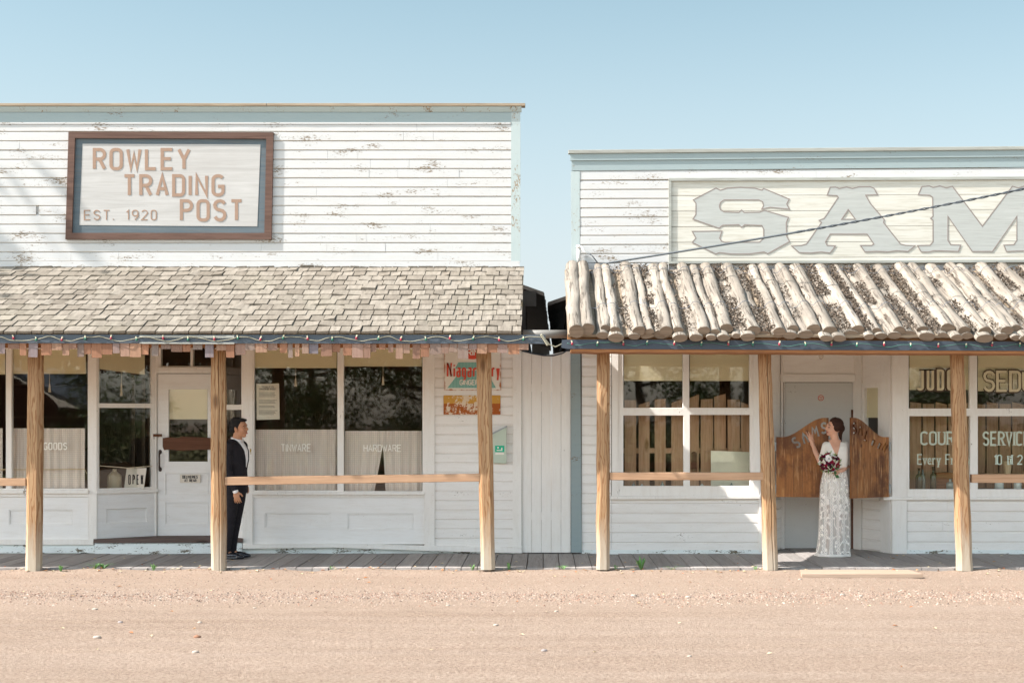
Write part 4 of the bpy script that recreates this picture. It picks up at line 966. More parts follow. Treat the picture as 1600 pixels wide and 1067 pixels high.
while x < X1 - 0.1:
    r_ = random.uniform(0.050, 0.082)
    log(x + r_, r_, 0.034 + random.uniform(-.012, .012), random.uniform(-0.03, 0.10), SL2 - random.uniform(0.0, 0.04), 0.72); upper.append((x + r_, r_))
    dens = 0.115 if x > 4.5 else 0.15
    x += 2 * r_ + random.choice((-0.01, 0.02, dens, 0.08, 0.13))
x = X0 + 0.38
while x < X1 - 0.1:
    r_ = random.uniform(0.055, 0.095); log(x, r_, -0.018, random.uniform(-0.10, 0.05), SL2 - 0.1, 0.55); x += 2 * r_ * 1.08
mb = MB()                                                # bark and soil caught between the logs
def chunk(mb, c, s, su_=None):
    q = [c + Vector((random.uniform(-1, 1), random.uniform(-1, 1), random.uniform(-.6, .8))).normalized() * s * random.uniform(0.6, 1.3) for _ in range(5)]
    mb.add(q, [(0, 1, 2), (0, 2, 3), (0, 3, 4), (0, 4, 1), (1, 2, 3), (1, 3, 4)])
gaps = [(a[0] + a[1], b[0] - b[1]) for a, b in zip(upper, upper[1:])]
for ga, gb in gaps:
    wid = gb - ga; amt = random.choice((0.35, 1.0, 1.0, 1.6)) if wid > 0.05 else 0.35
    for _ in range(int(wid * 6500 * amt) + 90):
        s_ = random.uniform(0.03, SL2 - 0.02); x_ = random.uniform(ga - .015, gb + .015)
        if noise.noise(Vector((x_ * 2.0, s_ * 2.6, 4))) < -0.18 * amt: continue
        chunk(mb, rp2(x_, s_, 0.045 + random.uniform(-.02, 0.028)), random.choice((0.008, 0.013, 0.021)))
for _ in range(1300):                                    # clumps lying on the logs
    x_ = random.uniform(X0 + .5, X1); s_ = random.uniform(0.15, SL2 - .02)
    if noise.noise(Vector((x_ * 1.7, s_ * 2.1, 9))) > 0.22: chunk(mb, rp2(x_, s_, 0.105 + random.uniform(-.01, 0.014)), random.uniform(0.006, 0.014))
bk = mb.build('bark_debris', M['bark'], pr2); bk['kind'] = 'stuff'
for s_ in (SL2 * 0.30, SL2 * 0.86):                      # binding wires
    mb = MB(); pts = []; x = X0 + .1
    while x < X1: 
        hgt = 0.05
        for ux, ur in upper:
            if abs(x - ux) < ur: hgt = 0.050 + math.sqrt(max(0, ur * ur - (x - ux) ** 2)) * 1.1 + 0.006
        pts.append(rp2(x, s_ + 0.02 * noise.noise(Vector((x * 2, s_, 0))), hgt)); x += 0.035
    mb.tube(pts, 0.004, 5); mb.build('binding_wire', M['wire'], pr2)
# beams below the logs
mb = MB()
n = 50; vs = []; fs = []
for i in range(n + 1):
    px = 887 + i * (2000 - 887) / n; dy = (px - 887) * 0.004
    a = P(px, 519.5 + dy, 15.60); b = P(px, 530.5 + dy, 15.60); j = 0.006 * noise.noise(Vector((px * .05, 0, 0)))
    vs += [(a.x, 15.60 + j, a.z), (b.x, 15.60 - j, b.z), (b.x, 15.86, b.z), (a.x, 15.86, a.z)]
for i in range(n):
    for q_ in range(4): fs.append((i * 4 + q_, i * 4 + (q_ + 1) % 4, i * 4 + 4 + (q_ + 1) % 4, i * 4 + 4 + q_))
fs += [(0, 1, 2, 3), (n * 4, n * 4 + 3, n * 4 + 2, n * 4 + 1)]
mb.add(vs, fs); mb.build('plate_beam', M['soffit'], RB)
mb = MB(); mb.ppoly([(878, 531), (886, 530.5), (2000, 535), (2000, 550), (886, 545), (877, 543)], 15.53, 0.035); mb.build('fascia', M['fascia_dark'], RB)
mb = MB(); vs = []; fs = []
for i in range(n + 1):
    px = 892 + i * (2000 - 892) / n; dy = (px - 887) * 0.004; jj = 1.2 * noise.noise(Vector((px * .04, 3, 0)))
    a = P(px, 545.3 + dy, 15.55); b = P(px, 549.5 + dy + jj, 15.55)
    vs += [(a.x, 15.55, a.z), (b.x, 15.56, b.z), (b.x, 16.1, b.z), (a.x, 16.1, a.z)]
for i in range(n):
    for q_ in range(4): fs.append((i * 4 + q_, i * 4 + (q_ + 1) % 4, i * 4 + 4 + (q_ + 1) % 4, i * 4 + 4 + q_))
fs += [(0, 1, 2, 3), (n * 4, n * 4 + 3, n * 4 + 2, n * 4 + 1)]
mb.add(vs, fs); mb.build('lower_beam', M['soffit'], RB)
post(RB, 933, 953, 550, 932, 953, 887, PY, label='porch post with swirling grain at the corner of the saloon')
post(RB, 1186, 1206, 552, 1194, 1217, 888, PY, crack=True, label='cracked porch post left of the swing doors')
post(RB, 1488, 1508, 553, 1498, 1522, 889, PY)
mb = MB(); mb.rect(953, 738, 1193, 750, PY + 0.02, 0.09); mb.build('rail', M['rail'], RB, bevel=0.006)
mb = MB(); mb.ppoly([(1519, 741), (1900, 742), (1900, 755), (1519, 754)], PY + 0.02, 0.09); mb.build('rail', M['rail'], RB, bevel=0.006)
# lower front
w3 = window_px(RB, [(974, 545, 1067, 637), (1077, 545, 1171, 637), (974, 649, 1068, 759), (1078, 648, 1172, 759)], (956, 525, 1186, 775))
for a_ in ((956, 525, 966, 775), (1177, 525, 1186, 775)): mb = MB(); mb.rect(*a_, W - 0.035, 0.014); mb.build('casing', M['trim'], w3)
blind(975, 520, 1066, 594, W + 0.04, w3, False); blind(1078, 520, 1170, 594, W + 0.04, w3, False)
ledge(RB, 952, 775, 1188, 780, 0.06, dy=-1)
mb = MB(); siding(mb, P(909, 0, W).x, P(955, 0, W).x, P(0, 862, W).z, P(0, 525, W).z, W, 0.122, 0.009)
siding(mb, P(955.5, 0, W).x, P(1186, 0, W).x, P(0, 862, W).z, P(0, 780, W).z, W, 0.122, 0.009)
A = lambda x, y: (P(x, y, W + .013).x, P(x, y, W + .013).z)
mb.rect(909, 525, 955, 862, W + 0.014, 0.04); mb.rect(955, 776, 1195, 862, W + 0.014, 0.04)
zq = P(0, 862, W).z; zz = P(0, 525, W).z
siding(mb, P(1417, 0, W).x, XB, zq, P(0, 783, W).z, W, 0.128, 0.010); mb.box(P(1395, 0, W).x, XB, W + .014, W + .05, zq, P(0, 780, W).z)
mb.build('lower_siding', [M['white_shade'], M['lap']], RB)
for a_ in ((1186, 525, 1200, 862, YT, .06), (1394, 525, 1417, 866, YT - .002, .09)): mb = MB(); mb.rect(*a_); mb.build('trim_board', M['trim'], RB)
w4 = window_px(RB, [(1420, 550, 1515, 638), (1527, 550, 1650, 638), (1421, 650, 1516, 764), (1528, 650, 1652, 764)], (1417, 525, 1668, 776))
blind(1421, 520, 1514, 608, W + 0.04, w4, False); blind(1528, 520, 1650, 610, W + 0.04, w4, False)
ledge(RB, 1380, 776, 1900, 781, 0.05); mb = MB(); mb.rect(1668, 525, 1900, 776, W, .05); mb.build('side_wall', M['white_shade'], RB)
mb = MB(); mb.rect(909, 859, 1190, 866, W - .02, .05); mb.rect(1417, 859, 1900, 867, W - .02, .05); mb.build('foundation', M['oldtrim'], RB)
words(w4, [('JUDGE', 1431, 609, 1508, 578, dict(t=.22, w=.42, serif=True, gap=.22)), ('SEDUM', 1535, 611, 1640, 580, dict(t=.22, w=.42, serif=True, gap=.18))], W + 0.0115, 'outline', 'letter_outline')  # dark painted outline behind the letter fills
words(w4, [('JUDGE', 1432, 608, 1507, 579, dict(t=.145, w=.42, serif=False, gap=.30)), ('SEDUM', 1536, 610, 1639, 581, dict(t=.145, w=.42, serif=False, gap=.2))], W + 0.0085, 'letter_tan', 'window_lettering')
words(w4, [('COURT', 1438, 694, 1505, 675, dict(t=.15, w=.42, serif=True, gap=.22)), ('SERVICES', 1535, 695, 1622, 675, dict(t=.15, w=.42, serif=True, gap=.2)),
           ('Every Friday', 1433, 725, 1516, 710, dict(t=.12, w=.5, serif=True, gap=.18))], W + 0.011, 'letter_dim')
words(w4, [('10 til 2', 1553, 725, 1598, 711, dict(t=.13, w=.5, serif=True, gap=.16))], W + 0.011, 'letter_pale')
# recess of the saloon entrance
DY2 = 18.42
T, L = slanted(RB, '', '', 1199, W, 1222, DY2, 0, 0)
mb = MB(); siding(mb, 0, L - .04, 0.02, P(0, 780, W).z, 0.0, 0.13, 0.01, T); mb.box(0, L, 0.012, 0.05, 0, zz, T); mb.box(L - .05, L, -.02, .0, 0, zz, T); mb.build('recess_wall', [M['white_shade'], M['lap']], RB)
T, L = slanted(RB, '', '', 1336, DY2, 1394, W, 0, 0)
mb = MB(); siding(mb, 0.16, L - .14, 0.02, P(0, 780, W).z, 0.0, 0.128, 0.01, T)
zA, zB = P(0, 689, W).z, P(0, 605, W).z
mb.poly([[(0, 0.0), (L, 0.0), (L, zz), (0, zz)], [(L * .28, zA), (L * .64, zA), (L * .64, zB), (L * .28, zB)]], 0.012, 0.04, T); mb.build('recess_wall', [M['white_shade'], M['lap']], RB)
mb = MB(); mb.poly([[(L * .20, zA - .06), (L * .70, zA - .06), (L * .70, zB + .06), (L * .20, zB + .06)], [(L * .28, zA), (L * .64, zA), (L * .64, zB), (L * .28, zB)]], -0.01, 0.022, T)
ws = mb.build('window', M['trim'], RB); mb = MB(); mb.box(L * .27, L * .65, .02, .024, zA - .01, zB + .01, T); mb.build('pane', M['glass'], ws)
mb = MB(); mb.box(L * .16, L * .66, .03, .034, zB - .38, zB + .01, T); mb.build('blind', M['blind'], ws)
mb = MB(); mb.box(L * .72, L - .01, -0.022, -.001, 0, zz, T); mb.box(0.0, 0.14, -0.02, 0.01, 0, zz, T); mb.box(0.14, L * .72, -0.045, 0.0, P(0, 783, W).z, P(0, 778, W).z, T); mb.build('trim_board', M['trim'], RB)
D2 = lambda x, y: (P(x, y, DY2).x, P(x, y, DY2).z)
mb = MB(); mb.poly([[D2(1217, 859), D2(1226, 859), D2(1226, 597), D2(1333, 597), D2(1333, 859), D2(1342, 859), D2(1342, 520), D2(1217, 520)]], DY2 - 0.01, 0.06)
mb.rect(1219, 586, 1338, 596, DY2 - .03, .02); mb.rect(1217, 584.5, 1340, 586, DY2 - .045, .035); rf_ = mb.build('door_frame', M['white_shade'], RB, bevel=0.003)
mb = MB(); mb.rect(1226.6, 598, 1332.4, 856.5, DY2 + 0.02, 0.04); bd = mb.build('door', M['door_slab'], RB)
mb = MB(); mb.rect(1330.5, 640, 1333, 857, DY2 - 0.012, 0.03); mb.rect(1222.5, 597, 1225, 760, DY2 - .014, .01); mb.build('worn_strip', M['dark_wood'], bd)
mb = MB(); mb.rect(1226, 856.5, 1334, 860, DY2 - .02, .1); mb.build('threshold', M['threshold'], RB)
mb = MB(); mb.box(P(1199, 0, W).x, P(1394, 0, W).x, W - .02, DY2 + .1, zz + .002, zz + .05); mb.build('recess_ceiling', M['white_shade'], RB)
# round sticker and faint lamp
ns = thing('round_sticker', 'small red ringed round sticker on the pale saloon door', 'sticker', tuple(P(1283, 626, DY2)))
mb = MB(); cx_, cz_ = D2(1283, 621.5); r0 = 4.6 / F * DY2
mb.poly([[(cx_ + r0 * math.cos(i * .2618), cz_ + r0 * math.sin(i * .2618)) for i in range(24)]], DY2 + .018, .002); mb.build('disc', M['paper'], ns)
mb = MB(); mb.poly([[(cx_ + r0 * math.cos(i * .2618), cz_ + r0 * math.sin(i * .2618)) for i in range(24)], [(cx_ + .8 * r0 * math.cos(i * .2618), cz_ + .8 * r0 * math.sin(i * .2618)) for i in range(24)]], DY2 + .0165, .0015)
mb.box(cx_ - .6 * r0, cx_ + .6 * r0, DY2 + .0165, DY2 + .018, cz_ + .004, cz_ + .012); mb.box(cx_ - .006, cx_ + .014, DY2 + .0165, DY2 + .018, cz_ - .014, cz_ - .006); mb.build('ring', M['red'], ns)
mb = MB(); c_ = P(1283, 556, DY2 - .35); mb.ell(c_, (.032, .032, .045)); mb.tube([(c_.x, c_.y, c_.z + .04), (c_.x, c_.y, zz)], .014, 8)
k = N('frosted bulb', 0.15, 0.5); k.b.inputs['Transmission Weight'].default_value = 0.8; k.col(lin('#efe8de')); rebase_auto(tag(mb.build('light_bulb', k.m, smooth=True), 'unlit bare bulb hanging above the saloon doorway', 'light bulb'))
# swing doors with cut through letters
def swing(px_h, Yh, wid, ang, left, zb_, hgt_h, hgt_f, letters, label):
    Hx = (px_h - CX) / F * Yh
    T = Matrix.Translation((Hx, Yh, zb_)) @ Matrix.Rotation(ang, 4, 'Z')
    sgn = 1 if left else -1
    prof = []                                            # top edge from the hinge side to the free side
    n = 16
    for i in range(n + 1):
        f = i / n; s3 = max(0, min(1, (f - .12) / .8)); s3 = s3 * s3 * (3 - 2 * s3); prof.append((sgn * f * wid, hgt_h + (hgt_f - hgt_h) * s3))
    out = [(0, 0)] + [(sgn * wid, 0)] + prof[::-1]
    holes = []
    for ch, f, tilt in letters:
        st = {'S': arc(0, .25, .22, .25, 30, 260, 7) + arc(0, -.25, .22, .25, 80, -150, 7), 'A': [(-.24, -.5), (-.16, .1), (0, .46), (.16, .1), (.24, -.5)],
              'M': [(-.3, -.5), (-.2, .42), (0, -.05), (.2, .42), (.3, -.5)], 'L': [(-.14, .5), (-.14, -.42), (.22, -.42)], 'O': [(0, .34), (0, -.34)], 'N': [(-.2, -.45), (-.16, .4), (.16, -.4), (.2, .45)]}[ch]
        L_, Q_ = ribbon(st, 0.42 if ch == 'O' else 0.19); lp = [p for p in L_] + [p for p in Q_[::-1]]
        x_ = sgn * f * wid; i_ = min(n, int(f * n)); zt_ = prof[i_][1]; hs_ = 0.125
        holes.append([(x_ + hs_ * (p.x * math.cos(tilt) - p.y * math.sin(tilt)), zt_ - 0.125 + hs_ * (p.x * math.sin(tilt) + p.y * math.cos(tilt))) for p in lp])
    mb = MB(); mb.poly([out] + holes, -0.014, 0.028, T); o = mb.build('swing_door', M['swing'], RB); o['label'] = label
    mb = MB()
    nb_ = 6
    for i in range(1, nb_):
        x_ = sgn * wid * i / nb_; zt_ = prof[int(i / nb_ * n)][1] - (0.30 if 0.1 < i / nb_ else .03); mb.box(x_ - .0022, x_ + .0022, -0.0155, -0.0142, 0.005, zt_, T)
    mb.build('board_joint', M['dark_wood'], o)
    for z_ in (0.10, hgt_h - .12):
        mb = MB(); mb.box(-sgn * .03 if sgn > 0 else -.0, 0.0 if sgn > 0 else .03, -.02, .012, z_ - .05, z_ + .05, T); mb.tube([T @ Vector((-sgn * .012, -.022, z_ - .055)), T @ Vector((-sgn * .012, -.022, z_ + .055))], .009, 8); mb.build('hinge', M['metal'], o)
    return o
k = N('stained pine swing door', 0.55, 0.3); q = k.sep()
mpv = k.coord((1, 1, .06)); bx = k.math('FLOOR', k.math('MULTIPLY', q[0], 9.3)); cb = k.n('CombineXYZ'); k.l(bx, cb.inputs[1]); ad = k.n('VectorMath', operation='ADD'); k.l(mpv, ad.inputs[0]); k.l(cb.outputs[0], ad.inputs[1])
g1 = k.noise(9, det=6, rough=.65, dist=1.5, vec=ad.outputs[0]); wn_ = k.n('TexWhiteNoise', noise_dimensions='1D'); k.l(bx, wn_.inputs['W'])
c = k.mix(k.ramp(g1, (.35, 0.0), (.65, 1.0)), lin('#b0763f'), lin('#85522a')); c = k.mix(k.math('MULTIPLY', wn_.outputs[0], .55), c, lin('#5a331a'))
wz = k.noise(2.2, (1, 1, .8), 5, .65); c = k.mix(k.math('MULTIPLY', k.ramp(wz, (.48, 0.0), (.62, 1.0)), .75), c, lin('#472310'))
c = k.mix(k.math('MULTIPLY', k.ramp(k.noise(45, (1, 1, .1), 3), (.55, 0.0), (.7, 1.0)), .4), c, lin('#d9ab76'))
c = k.mix(k.ramp(k.vor(4.5, (1, 1, .6)), (.05, .8), (.1, 0.0)), c, lin('#3d1f0e')); k.col(c); k.bump(g1, .3, .004); M['swing'] = k.m
zsw = P(0, 776, W - .06).z
swing(1213, W - .05, 0.64, R(-14), True, zsw, 0.745, 0.985, [('S', .40, -.5), ('A', .58, -.35), ('M', .76, -.22), ('S', .91, -.08)][:0] or [('S', .38, .55), ('A', .55, .4), ('M', .74, .15), ('S', .91, .0)], 'swing door with cut out letters Sams and a hand resting on it')
swing(1387.5, W - .05, 0.66, R(34), False, zsw, 0.745, 0.985, [('S', .91, .0), ('A', .75, -.12), ('L', .60, -.35), ('O', .42, -.5), ('O', .25, -.55), ('N', .10, -.6)], 'narrower looking swing door with cut out letters Saloon')
# display behind the saloon windows
mb = MB()
for a_, b_, t_ in ((977, 993, 625), (997, 1014, 628), (1023, 1040, 623), (1050, 1068, 622)): pass
def picket(mb, px0, px1, pt0, pt1, Y): mb.ppoly([(px0, 790), (px1, 790), (px1, pt1), (px0, pt0)], Y, 0.02)
pk = thing('picket_screen', 'row of slanted top pine boards standing inside the left saloon window', 'wooden screen', tuple(P(1070, 790, 18.15)))
for a_, b_, t0_, t1_ in ((976, 994, 625, 625), (998, 1015, 632, 627), (1023, 1040, 624, 623), (1049, 1069, 630, 622), (1073, 1092, 624, 616), (1095, 1114, 624, 623), (1116, 1134, 620, 615), (1137, 1156, 624, 624), (1158, 1176, 628, 634)):
    mb = MB(); picket(mb, a_, b_, t0_, t1_, 18.12); mb.build('picket', M['picket'], pk)
mb = MB(); mb.rect(970, 700, 1180, 708, 18.142, .03); mb.build('cross_rail', M['picket'], pk)
mb = MB(); mb.ppoly([(1111, 765), (1171, 765), (1171, 706), (1111, 704)], 18.02, 0.015); rebase_auto(tag(mb.build('cream_board', plain('cream planks', '#d8d3bd', .7)), 'pale cream board leaning in the lower right of the left saloon window', 'board'))
mb = MB(); mb.rect(1080, 709, 1089, 740, 18.08, .02); mb.ell(P(1084.5, 709, 18.09), (.036, .01, .03)); rebase_auto(tag(mb.build('washboard', M['dark_wood']), 'small round topped washboard leaning beside the cream board', 'washboard'))
bk2 = thing('picket_screen', 'wide pine boards standing behind bottles in the right saloon window', 'wooden screen', tuple(P(1500, 790, 18.3)))
for i in range(13):
    mb = MB(); a_ = 1422 + i * 20; mb.ppoly([(a_, 790), (a_ + 17.5, 790), (a_ + 17.5, 630 + (i % 3)), (a_, 628 + (i % 2) * 3)], 18.3 if i < 5 else 18.6, .02); mb.build('picket', M['picket'], bk2)
def bottle(px, base, top, wpx, Y, col, label, grp=None):
    mb = MB(); c_ = P(px, base, Y); h_ = (base - top) / F * Y; r_ = wpx / 2 / F * Y
    mb.loft([(c_.x, Y, c_.z + f * h_, r_ * q_, r_ * q_) for f, q_ in ((0, .9), (.02, 1), (.55, 1), (.66, .8), (.74, .35), (.95, .3), (.96, .42), (1, .42))], 16)
    return rebase_auto(tag(mb.build('bottle', col, smooth=True), label, 'bottle', grp))
gg = plain('dark olive bottle glass', '#4d4a36', .15, .6); gw = plain('clear grey bottle glass', '#8d958c', .12, .6); gm = plain('pale jar glass', '#c9cfc8', .15, .6)
bottle(1436, 764, 731, 11, 18.0, gg, 'tall dark bottle at the left of the right saloon window', None)
bottle(1442, 763, 733, 8, 18.08, gw, 'thin clear bottle tucked behind the leftmost dark bottle', None)
bottle(1458, 764, 729, 10, 18.0, gg, 'dark long necked bottle beside the brown crate in the window', None)
bottle(1485, 764, 748, 13, 17.98, gw, 'squat clear flask in front of the brown crate', None)
mb = MB(); mb.rect(1463, 738, 1513, 764, 18.12, .12); M['crate'] = wood('old crate', '#a36c44', '#7f4e2e', 'X', '#3b2213').m; rebase_auto(tag(mb.build('crate', M['crate'], bevel=.006), 'old brown wooden crate behind the bottles in the saloon window', 'crate'))
for i, (px, wp_, top, lb) in enumerate(((1561, 14, 745, 'white jar under the rail at the left of the right pane'), (1590, 12, 748, 'white jar near the right edge of the photo behind the rail'))):
    mb = MB(); c_ = P(px, 765, 18.0); h_ = (765 - top) / F * 18; r_ = wp_ / 2 / F * 18
    mb.loft([(c_.x, 18, c_.z + f * h_, r_ * q_, r_ * q_) for f, q_ in ((0, .9), (.05, 1), (.85, 1), (.9, .85), (1, .9))], 16); rebase_auto(tag(mb.build('jar', gm, smooth=True), lb, 'jar'))
mb = MB(); c_ = P(1574, 740, 18.1); mb.loft([(c_.x, 18.1, c_.z, .04, .04), (c_.x, 18.1, c_.z + .12, .055, .055), (c_.x, 18.1, c_.z + .13, .065, .065), (c_.x, 18.1, c_.z + .16, .065, .065)], 16); rebase_auto(tag(mb.build('flower_pot', plain('cream clay', '#cdb693')), 'cream clay pot above the jars in the right saloon window', 'pot'))
mb = MB(); mb.rect(1540, 740, 1660, 744, 18.0, .25); rebase_auto(tag(mb.build('shelf', M['picket']), 'narrow shelf carrying the clay pot in the saloon window', 'shelf'))
for i, (px, h_) in enumerate(((990, 9), (1003, 6), (1035, 10), (1097, 7), (1143, 8))):
    bottle(px, 762, 762 - h_, 6, 17.95, [gw, gm][i % 2], 'small bottle on the sill of the left saloon window', 'small bottles on the saloon window sill')
mb = MB(); mb.box(XA + .02, XB, 23.0, 23.1, -.3, 2.95); mb.box(XB, XB + .05, W, 23.1, -.3, 3.2); mb.box(XA, XA + .05, W + .06, 34, -.3, 3.15); mb.box(XA, XB, W + .06, 34, 2.95, 3.05)
mb.box(XA + .05, P(1195, 0, W).x, W + .05, 18.6, .70, .78); mb.box(P(1400, 0, W).x, XB, W + .05, 18.9, .70, .78); mb.box(XA, XB, 18.6, 23, .1, .15)
mb.box(P(1215, 0, DY2).x, P(1344, 0, DY2).x, DY2 + .07, DY2 + .1, 0, 2.95); mb.build('room', M['inside2'], RB)
mb = MB(); mb.box(XA - .012, XA, W + .07, 34, -.05, 3.2); 
for yy_ in (18.5, 19.6): mb.box(XA - .05, XA - .012, yy_, yy_ + .06, 2.0, 3.2)
mb.build('side_wall', M['black_paint'], RB)
random.seed(5); mb = MB(); v_, f_ = roof_wedge(4.0, 4.55, 0.055, 0.24, 3.20, 18.5, 34, -0.02, 2); mb.add(v_, f_); mb.build('main_roof', M['black_paint'], RB)
mb = MB(); mb.rect(909, 546, 929, 552, W - .08, .06); mb.build('ledge', M['trim'], RB)

# ---------------- string lights
SL_ROOT = []
def string_lights(px0, px1, pyf, Y, label, step, wire_col, amp):
    root = thing('string_lights', label, 'string lights', tuple(P((px0 + px1) / 2, pyf((px0 + px1) / 2), Y)), 'christmas light strings on the porch fascias'); SL_ROOT.append(root)
    mb = MB(); pts = []; px = px0; i = 0
    while px <= px1:
        f = (px - px0) / step * 2 * math.pi
        py = pyf(px) + amp * math.sin(f * 0.5 + 1.5 * noise.noise(Vector((px * .02, 1, 0)))) + amp * .6 * noise.noise(Vector((px * 0.06, 4, 0)))
        pts.append(P(px, py, Y - 0.006 - .004 * (1 + math.sin(px * .3)))); px += 3
    mb.tube(pts, 0.0042 if amp > 3 else 0.0028, 5); mb.build('wire', wire_col, root, smooth=True)
    px = px0 + 8; i = 0; cols = ['red_bulb', 'green_bulb']
    while px < px1:
        mb = MB(); c_ = P(px, pyf(px) + random.uniform(-1.5, 1.5), Y - .012); a_ = random.uniform(-1, 1)
        mb.ell(c_, (.013, .012, .018), 8, 6); o = mb.build('bulb', M[cols[i % 2]], root, smooth=True)
        mb = MB(); mb.tube([c_ + Vector((0, 0, .014)), c_ + Vector((0.012 * a_, 0, .034))], .008, 6); mb.build('socket', M['socket'], o)
        px += step * random.uniform(.9, 1.1); i += 1
M['red_bulb'] = plain('red glass bulb', '#94283a', .2, .6); M['green_bulb'] = plain('green glass bulb', '#246350', .2, .6); M['socket'] = plain('pale socket', '#c9c4a8', .5)
M['wire_cream'] = plain('pale wire', '#98937f', .5); M['wire_green'] = plain('green wire', '#4f7a6c', .5)
string_lights(-60, 850, lambda x: 529.5, FY - .004, 'pale wired string of red and green bulbs on the trading post fascia', 38, M['wire_cream'], 3.4)
string_lights(886, 1700, lambda x: 537 + (x - 886) * .0045, 15.522, 'thin green wired string of bulbs on the dark saloon fascia', 40, M['wire_green'], 2.4)
mb = MB()
for i in range(7): a_ = P(846 + i * 1.5, 524 + i * 2.4, 15.54); mb.ell(a_, (.014, .014, .014), 8, 6)
mb.tube([P(846, 522, 15.54), P(852, 530, 15.54), P(858, 538, 15.54), P(868, 542, 15.54), P(880, 536, 15.54)], .006, 6); mb.build('plug_cord', M['wire_cream'], SL_ROOT[0], smooth=True)['label'] = 'bunched pale cord hanging across the gap'

# ---------------- power cable and bracket on the saloon front
pc = thing('power_cable', 'dark overhead cable rising across the big saloon letters', 'cable', tuple(P(935, 413, W - .12)))
a = P(937, 413, W - .12); b = P(1600, 283, 15.6); e = a + (b - a) * 1.6; pts = []
for i in range(60):
    f = i / 59; p = a + (e - a) * f; p.z -= 0.17 * math.sin(math.pi * min(1, f * 1.0)) * 0.55; pts.append(p)
mb = MB(); mb.tube(pts[:20], 0.0135, 8); mb.build('sleeve', M['cable_grey'], pc, smooth=True)
mb = MB(); off = lambda i, s_: Vector((0, .009 * math.cos(i * 1.1 + s_), .009 * math.sin(i * 1.1 + s_)))
fp = []
for i in range(len(pts) - 1):
    for j in range(3): fp.append(pts[i].lerp(pts[i + 1], j / 3))
fp = fp[54:]
for s_ in (0, math.pi): mb.tube([p + off(i, s_) for i, p in enumerate(fp)], .0075, 6)
mb.build('wires', M['cable'], pc, smooth=True)
mb = MB(); a = P(906, 388, W - .06); mb.tube([P(904, 412, W - .06), P(904, 388, W - .06)], .022, 10); mb.tube([P(904, 388, W - .06), P(902, 384, W - .07), P(908, 385, W - .09), P(912, 394, W - .1), P(920, 396, W - .1)], .012, 8); mb.ell(P(904, 386, W - .07), (.03, .03, .02))
rebase_auto(tag(mb.build('conduit', plain('white conduit', '#dad7d2', .5), smooth=True), 'white bent conduit at the lower corner of the saloon false front', 'conduit'))
mb = MB(); mb.tube([P(911, 410, W - .08), P(934, 411, W - .1)], .004, 5); mb.tube([P(922, 396, W - .1), P(934, 412, W - .1)], .004, 5); mb.tube([P(912, 394, W - .1), P(926, 400, W - .11), P(936, 413, W - .12)], .004, 5)
rebase_auto(tag(mb.build('cable_bracket', M['cable'], smooth=True), 'thin black wires bracing the cable at the saloon corner', 'bracket'))

# ---------------- plank lying on the ground by the saloon door
mb = MB(); mb.add([(x_, y_, z_) for x_, y_ in ((P(1252, 0, 15.6).x, 15.55), (P(1440, 0, 15.6).x, 15.55), (P(1420, 0, 16).x, 16.02), (P(1250, 0, 16).x, 16.02)) for z_ in (-.05, -.012)],
       [(0, 2, 4, 6), (1, 7, 5, 3), (0, 1, 3, 2), (2, 3, 5, 4), (4, 5, 7, 6), (6, 7, 1, 0)])
rebase_auto(tag(mb.build('wooden_board', wood('pale sandy board', '#b19c8a', '#a18b78', 'X', '#84705f', knots=False).m), 'pale sandy board lying on the dirt in front of the swing doors', 'board'))

# ---------------- stones and weeds
def stone(x, y, s, flat=.5):
    mb = MB(); sd_ = random.random() * 50; z = gz(x, y)
    s *= .72; mb.ell((x, y, z + s * flat * .4), (s, s * .7, s * flat), 10, 7); mb.v = [tuple(Vector(v) + Vector((1, 1, .6)) * s * .25 * noise.noise(Vector(v) * (1.2 / s) + Vector((sd_, 0, 0)))) for v in mb.v]
    return mb
def stone_px(px, py, s, mat, label, group=None):
    Y = (CZ + .055) * F / (py - CY); x = (px - CX) / F * Y
    rebase_auto(tag(stone(x, Y, s).build('stone', mat, smooth=True), label, 'stone', group))
sw = plain('pale stone', '#a99c90', .9, .1); sdk = plain('grey stone', '#8f8683', .8)
stone_px(188, 972, .035, sdk, 'round grey stone alone on the road at the left'); stone_px(152, 996, .045, sw, 'cream stone just below the round grey one on the left'); stone_px(308, 996, .04, plain('brown clod', '#8a6650', .9), 'brown clod on the road below the groom')
stone_px(850, 1016, .033, sdk, 'small dark stone near the bottom centre of the road')
for px, py, s in ((305, 1019, .035), (312, 973, .028), (148, 952, .035), (775, 977, .03), (990, 933, .04), (1075, 936, .04), (1316, 933, .035), (869, 955, .025), (1250, 905, .03), (560, 905, .03), (700, 946, .03), (398, 950, .025), (1077, 1026, .025), (1345, 935, .03), (40, 937, .03)):
    stone_px(px, py, s, sw, 'small pale stone lying loose on the dirt road', 'pale stones on the road')
